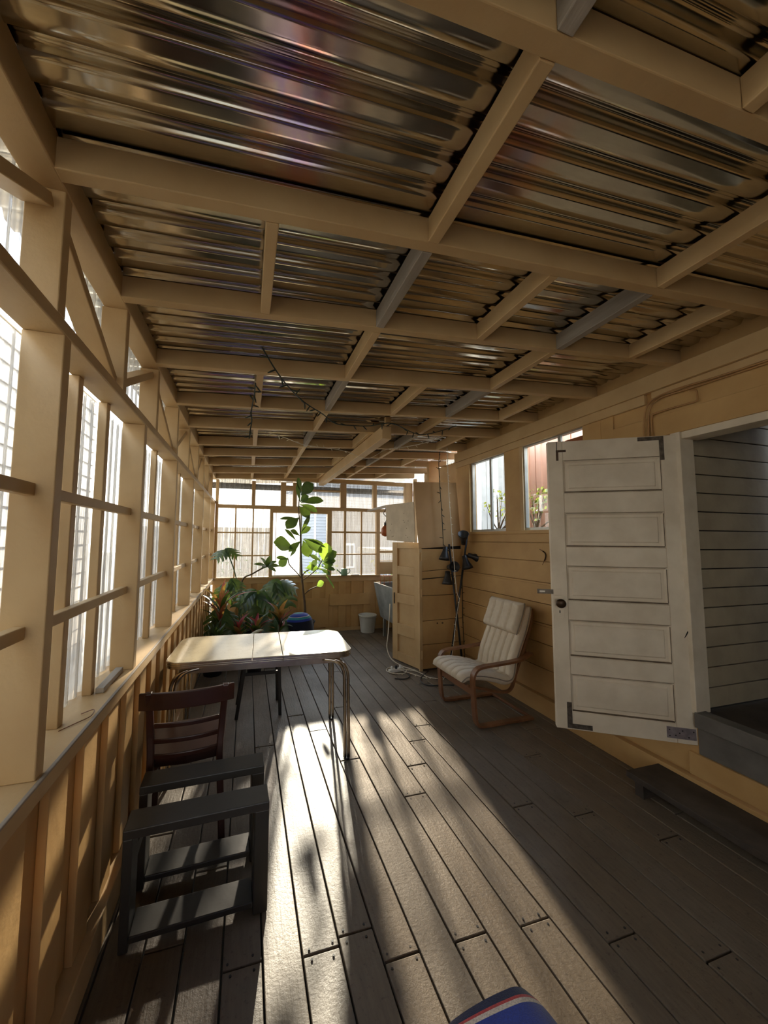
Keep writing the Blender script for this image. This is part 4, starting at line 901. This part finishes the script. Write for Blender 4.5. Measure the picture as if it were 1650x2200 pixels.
# bushy plant nearest the left wall
bp = tag(empty('bushy_houseplant', (-.34, 4.58, 0)), 'low bushy dark green plant against the left wall nearest the table', 'plant')
pot('pot', .13, .22, (0,0,0), bp)
b = MB(); rnd = random.Random(5)
for i in range(46):
    a, e, L = rnd.uniform(0, 2*PI), rnd.uniform(.15, 1.3), rnd.uniform(.16,.32)
    leaf_geo(b, (rnd.uniform(-.05,.05), rnd.uniform(-.05,.05), .24), (max(-.12, math.cos(a)*L*math.cos(e)), math.sin(a)*L*math.cos(e), .26+L*math.sin(e)*1.2), rnd.uniform(.05,.09), (0,0,1), .15, 6, .2, 'lance')
b.build('foliage', 'leaf_dark', bp, smooth=True)
# pale crescent flower spathe plant
sp_ = tag(empty('peace_lily', (.12, 4.50, 0)), 'small plant with one curved white bloom just beyond the table', 'plant')
pot('pot', .10, .18, (0,0,0), sp_)
b = MB()
for i in range(16):
    a = 2*PI*i/16; L = random.uniform(.2,.3); leaf_geo(b, (0,0,.18), (math.cos(a)*L, math.sin(a)*L, .24+random.uniform(0,.16)), .07, (0,0,1), .2, 6, .15, 'lance')
b.build('foliage', 'leaf_dark', sp_, smooth=True)
bl = cat_rom([(.03,-.05,.20),(-.07,-.06,.30),(-.06,-.06,.42),(.03,-.07,.49),(.09,-.08,.50)], 6); MB().tube(bl, [.004+.022*math.sin(PI*i/(len(bl)-1)) for i in range(len(bl))], 8).build('bloom', 'petal', sp_, smooth=True)
# covered pouf beside the fig
def dome(fr, uv_axis=1): pass
pf = MB(); uvs = []
nu, nv = 40, 18
def fdome(i, j):
    a = 2*PI*i; r = [0, .05, .11, .16, .19, .205, .215, .22][min(7, int(j*7))]; k = j*7-int(j*7) if j < 1 else 0; RR = [0,.06,.11,.15,.18,.20,.21,.215,.22]; ZZ = [.52,.515,.50,.47,.42,.34,.22,.10,.002]
    q = j*8; n_ = min(int(q), 7); f_ = q-n_; r = RR[n_]*(1-f_)+RR[n_+1]*f_; z = ZZ[n_]*(1-f_)+ZZ[n_+1]*f_; r *= 1+.05*math.sin(6*a)*j
    return (r*math.cos(a), r*math.sin(a)*.85, z)
pf.grid(fdome, nu, nv); uvs = [(v[0], (.521-v[2])*1.0+.02+.06*v[0]) for v in pf.v]
o = pf.build('cloth_covered_pouf', 'serape_teal', smooth=True, loc=(.74, 5.24, 0), uv=uvs); tag(o, 'rounded pouf under a dark cloth with teal and blue stripes beside the plants', 'pouf')

# ================================================================== STRIPED BLANKET AT THE VIEWER'S KNEE
bb = MB(); uvs = []
PK_ = Vector((.47, .575, .62))
def fbl(i, j):
    # ridge runs from the peak back toward the viewer; sides fall to the floor
    s = i*2-1; t = j
    yy = .70-1.15*t; top = .632+.02*min(1, t*4)
    hw = .06+.42*min(1, t*1.9)**.75; a = abs(s)
    if a < .45: k = a/.45; x = s/.45*hw*.6; z = top-(.02+.05*min(1, t*3))*k*k
    else: k = (a-.45)/.55; zt = top-(.02+.05*min(1, t*3)); x = math.copysign(hw*.6+(.10+hw*.5)*k**.8, s); z = max(.004, zt-zt*k**.9)
    x += .010*math.sin(14*t+3*s); x *= 3.1 if s < 0 else .9; cxx = .545-.30*t
    return (max(-.42, cxx+x), yy, z)
bb.grid(fbl, 60, 60)
for idx, v in enumerate(bb.v):
    j = idx % 61; i = idx//61; uvs.append((i/60, (j/60*1.15)*1.25+.10*(1-i/60)*min(1,j/12)+.008))
fr0 = MB()
# front skirt closing the fold down to the floor
def fsk(i, j):
    p = fbl(i, 0); q = Vector(p); return (q.x, q.y+.05*j, max(.004, q.z*(1-j)+.004*j))
n0 = len(bb.v); bb.grid(fsk, 60, 10)
for idx in range(n0, len(bb.v)):
    j = (idx-n0) % 11; i = (idx-n0)//11; uvs.append((i/60, .012-.012*j/10 if j < 3 else .005))
o = bb.build('striped_blanket', 'serape', smooth=True, uv=uvs, solid=0); tag(o, 'blue and green striped woven blanket draped in a peak at the bottom edge', 'blanket')

# ================================================================== OUTSIDE
struct(box(-30, 40, -20, 80, -1.6, -1.2).build('ground_outside', 'ground'))
nb = tag(empty('neighbour_house', (-1.95, 2, -1.2)), 'cream shingled neighbouring house close beyond the left windows', 'house')
z = 0
while z < 4.6:
    MB().hexa([(-.03,-6,z),(.03,-6,z),(.03,3.4,z),(-.03,3.4,z),(-.03,-6,z+.165),(.012,-6,z+.165),(.012,3.4,z+.165),(-.03,3.4,z+.165)]).build('siding_course', 'shingle', nb); z += .167
box(-2, -.031, -6, 3.4, 0, 4.7).build('wall', 'shingle', nb)
fh = tag(empty('far_house', (3.95, 22, -1.2)), 'grey blue clapboard house seen through the back window', 'house')
z = 0
while z < 6.2:
    box(0, 6, 0, .05, z, z+.17).build('siding_course', 'clapboard', fh); MB().hexa([(0,0,z),(0,.05,z),(-1.6,5.05,z),(-1.6,5.0,z),(0,0,z+.17),(0,.05,z+.17),(-1.6,5.05,z+.17),(-1.6,5.0,z+.17)]).build('siding_course', 'clapboard', fh); z += .185
MB().hexa([(.02,.06,0),(5.9,.06,0),(5.9,4,0),(-1.1,4,0),(.02,.06,6.2),(5.9,.06,6.2),(5.9,4,6.2),(-1.1,4,6.2)]).build('wall', 'clapboard', fh)
box(-.05, .05, -.02, .0, 0, 6.2).build('corner_trim', 'white_trim', fh)
for x0, x1, z0, z1 in ((.15,.62,1.0,2.55),(.68,.9,3.3,4.1),(1.9,2.5,1.0,2.5)):
    f_ = box(x0, x1, -.05, .0, z0, z1).build('window', 'white_trim', fh); box(x0+.07, (x0+x1)/2-.03, -.06, -.05, z0+.08, z1-.12).build('pane', 'dark_glass', f_); box((x0+x1)/2+.03, x1-.07, -.06, -.05, z0+.08, z1-.12).build('pane', 'dark_glass', f_)
def bush(loc, rx, ry, h, n, label, mt, seed, group='shrubs behind the back wall', ls=.09):
    rnd = random.Random(seed); o = tag(empty('garden_shrub', loc), label, 'shrub', group); b = MB(); s = MB()
    for i in range(n):
        u = rnd.uniform(-1,1); th = rnd.uniform(0,2*PI); r = rnd.random()**.4; c = Vector((rx*r*math.sqrt(1-u*u)*math.cos(th), ry*r*math.sqrt(1-u*u)*math.sin(th), h*.55+h*.45*u*r)); d = Vector((rnd.uniform(-1,1), rnd.uniform(-1,1), rnd.uniform(-.5,1))).normalized()
        leaf_geo(b, c, c+d*ls*rnd.uniform(.6,1.3), ls*.45, (rnd.uniform(-1,1), -.5, .5), .1, 3, .1, 'oval')
    b.build('foliage', mt, o)
    for i in range(5): s.tube([(0,0,0),(rnd.uniform(-.3,.3)*rx, rnd.uniform(-.3,.3)*ry, h*.4),(rnd.uniform(-.7,.7)*rx, rnd.uniform(-.7,.7)*ry, h*.75)], [.03,.02,.008], 6)
    s.build('stem', 'stem', o); return o
bush((-.5, 8.4, -1.2), .9, .6, 2.7, 420, 'olive shrub outside the lower left back window panes', 'bush', 1)
bush((.7, 9.2, -1.2), .6, .5, 2.4, 300, 'yellowish shrub outside the middle of the back window grid', 'bush_yellow', 2)
bush((1.72, 8.4, -1.2), .5, .5, 2.65, 420, 'leafy garden shrub low in the open back window', 'bush', 3)
bush((3.1, 9.0, -1.2), .8, .5, 2.2, 260, 'garden shrub outside the right back window grid', 'bush_yellow', 4)
fe = tag(empty('board_fence', (-3, 10.2, -1.2)), 'tall weathered board fence beyond the shrubs', 'fence')
x = 0
fm = MB()
while x < 3.9: fm.box(x, x+.14, 0, .02, 0, 3.05); x += .15
fm.build('boards', 'grey_wood', fe); box(0, 3.9, .021, .06, .6, .7).build('rail', 'grey_wood', fe)
# courtyard beyond the house windows
struct(box(4.6, 4.7, 1.75, 9, -1.2, 2.15).build('wall_courtyard', 'render_wall'))
struct(box(2.72, 4.6, 1.75, 9, 1.25, 1.35).build('floor_courtyard', 'render_wall'))
pk = tag(empty('picket_fence', (4.45, 4.2, 1.35)), 'pale weathered plank fence beyond the house windows', 'fence')
for i in range(16): box(0, .025, i*.17, i*.17+.15, 0, 1.9).build('picket', 'render_wall' if i % 3 else 'white_trim', pk)
box(.026, .06, 0, 2.7, .5, .6).build('rail', 'grey_wood', pk)
wd = tag(empty('wardrobe', (3.36, 3.62, 1.352)), 'reddish wood cabinet with arched door panels behind the second house window', 'cabinet')
box(.03, .50, -.50, .50, 0, 1.66).build('carcass', 'red_wood', wd, bevel=.006)
for y0 in (-.49, .005):
    dd = box(0, .028, y0, y0+.485, .04, 1.63).build('door', 'red_wood', wd, bevel=.003)
    pl = [(y0+.09, .14)]+[(y0+.395, .14)]; arch = [(y0+.395-(.305)*i/12, 1.36+.14*math.sin(PI*i/12)) for i in range(13)]
    poly = pl+arch; pm = MB(); k = len(poly); cy_ = y0+.2425; inn = [(cy_+(a-cy_)*.84, .8+(c-.8)*.955) for a, c in poly]
    vs2 = [(-.010,a,c) for a, c in poly]+[(-.020,cy_+(a-cy_)*.95,.8+(c-.8)*.985) for a, c in poly]+[(-.010,a,c) for a, c in inn]+[(-.0005,a,c) for a, c in poly]
    pm.add(vs2, [(g*k+i, g*k+(i+1)%k, (g+1)*k+(i+1)%k, (g+1)*k+i) for g in (0, 1) for i in range(k)]+[tuple(range(2*k, 3*k))]+[(i, 3*k+i, 3*k+(i+1)%k, (i+1)%k) for i in range(k)]); pm.build('arched_panel', 'red_wood', dd)
def potted(loc, label, seed, h):
    rnd = random.Random(seed); o = tag(empty('potted_shrub', loc), label, 'shrub', 'potted shrubs outside the house windows'); pot('pot', .14, .16, (0,0,0), o)
    s = MB(); b = MB(); s.tube([(0,0,.14),(.02,.02,.28),(.0,.05,.36)], [.022,.018,.014], 8)
    for i in range(9):
        e = Vector((rnd.uniform(-.16,.16), rnd.uniform(-.20,.20), h*rnd.uniform(.55,1))); s.tube([(.0,.04,.30), (e.x*.6, e.y*.6+.02, .30+(e.z-.3)*.5), tuple(e)], [.01,.007,.003], 6)
        for q in range(14):
            c = e+Vector((rnd.uniform(-.06,.06), rnd.uniform(-.06,.06), rnd.uniform(-.10,.05))); d = Vector((rnd.uniform(-1,1), rnd.uniform(-1,1), rnd.uniform(-.2,1))).normalized(); leaf_geo(b, c, c+d*.05, .026, (.3,-.5,.6), .1, 4, .1, 'oval')
    s.build('stem', 'stem', o); b.build('foliage', 'bush_yellow', o); return o
potted((3.12, 3.98, 1.352), 'small jade-like shrub outside the first house window', 11, .82)
potted((3.12, 3.34, 1.352), 'small shrub in front of the reddish cabinet outside', 12, .80)
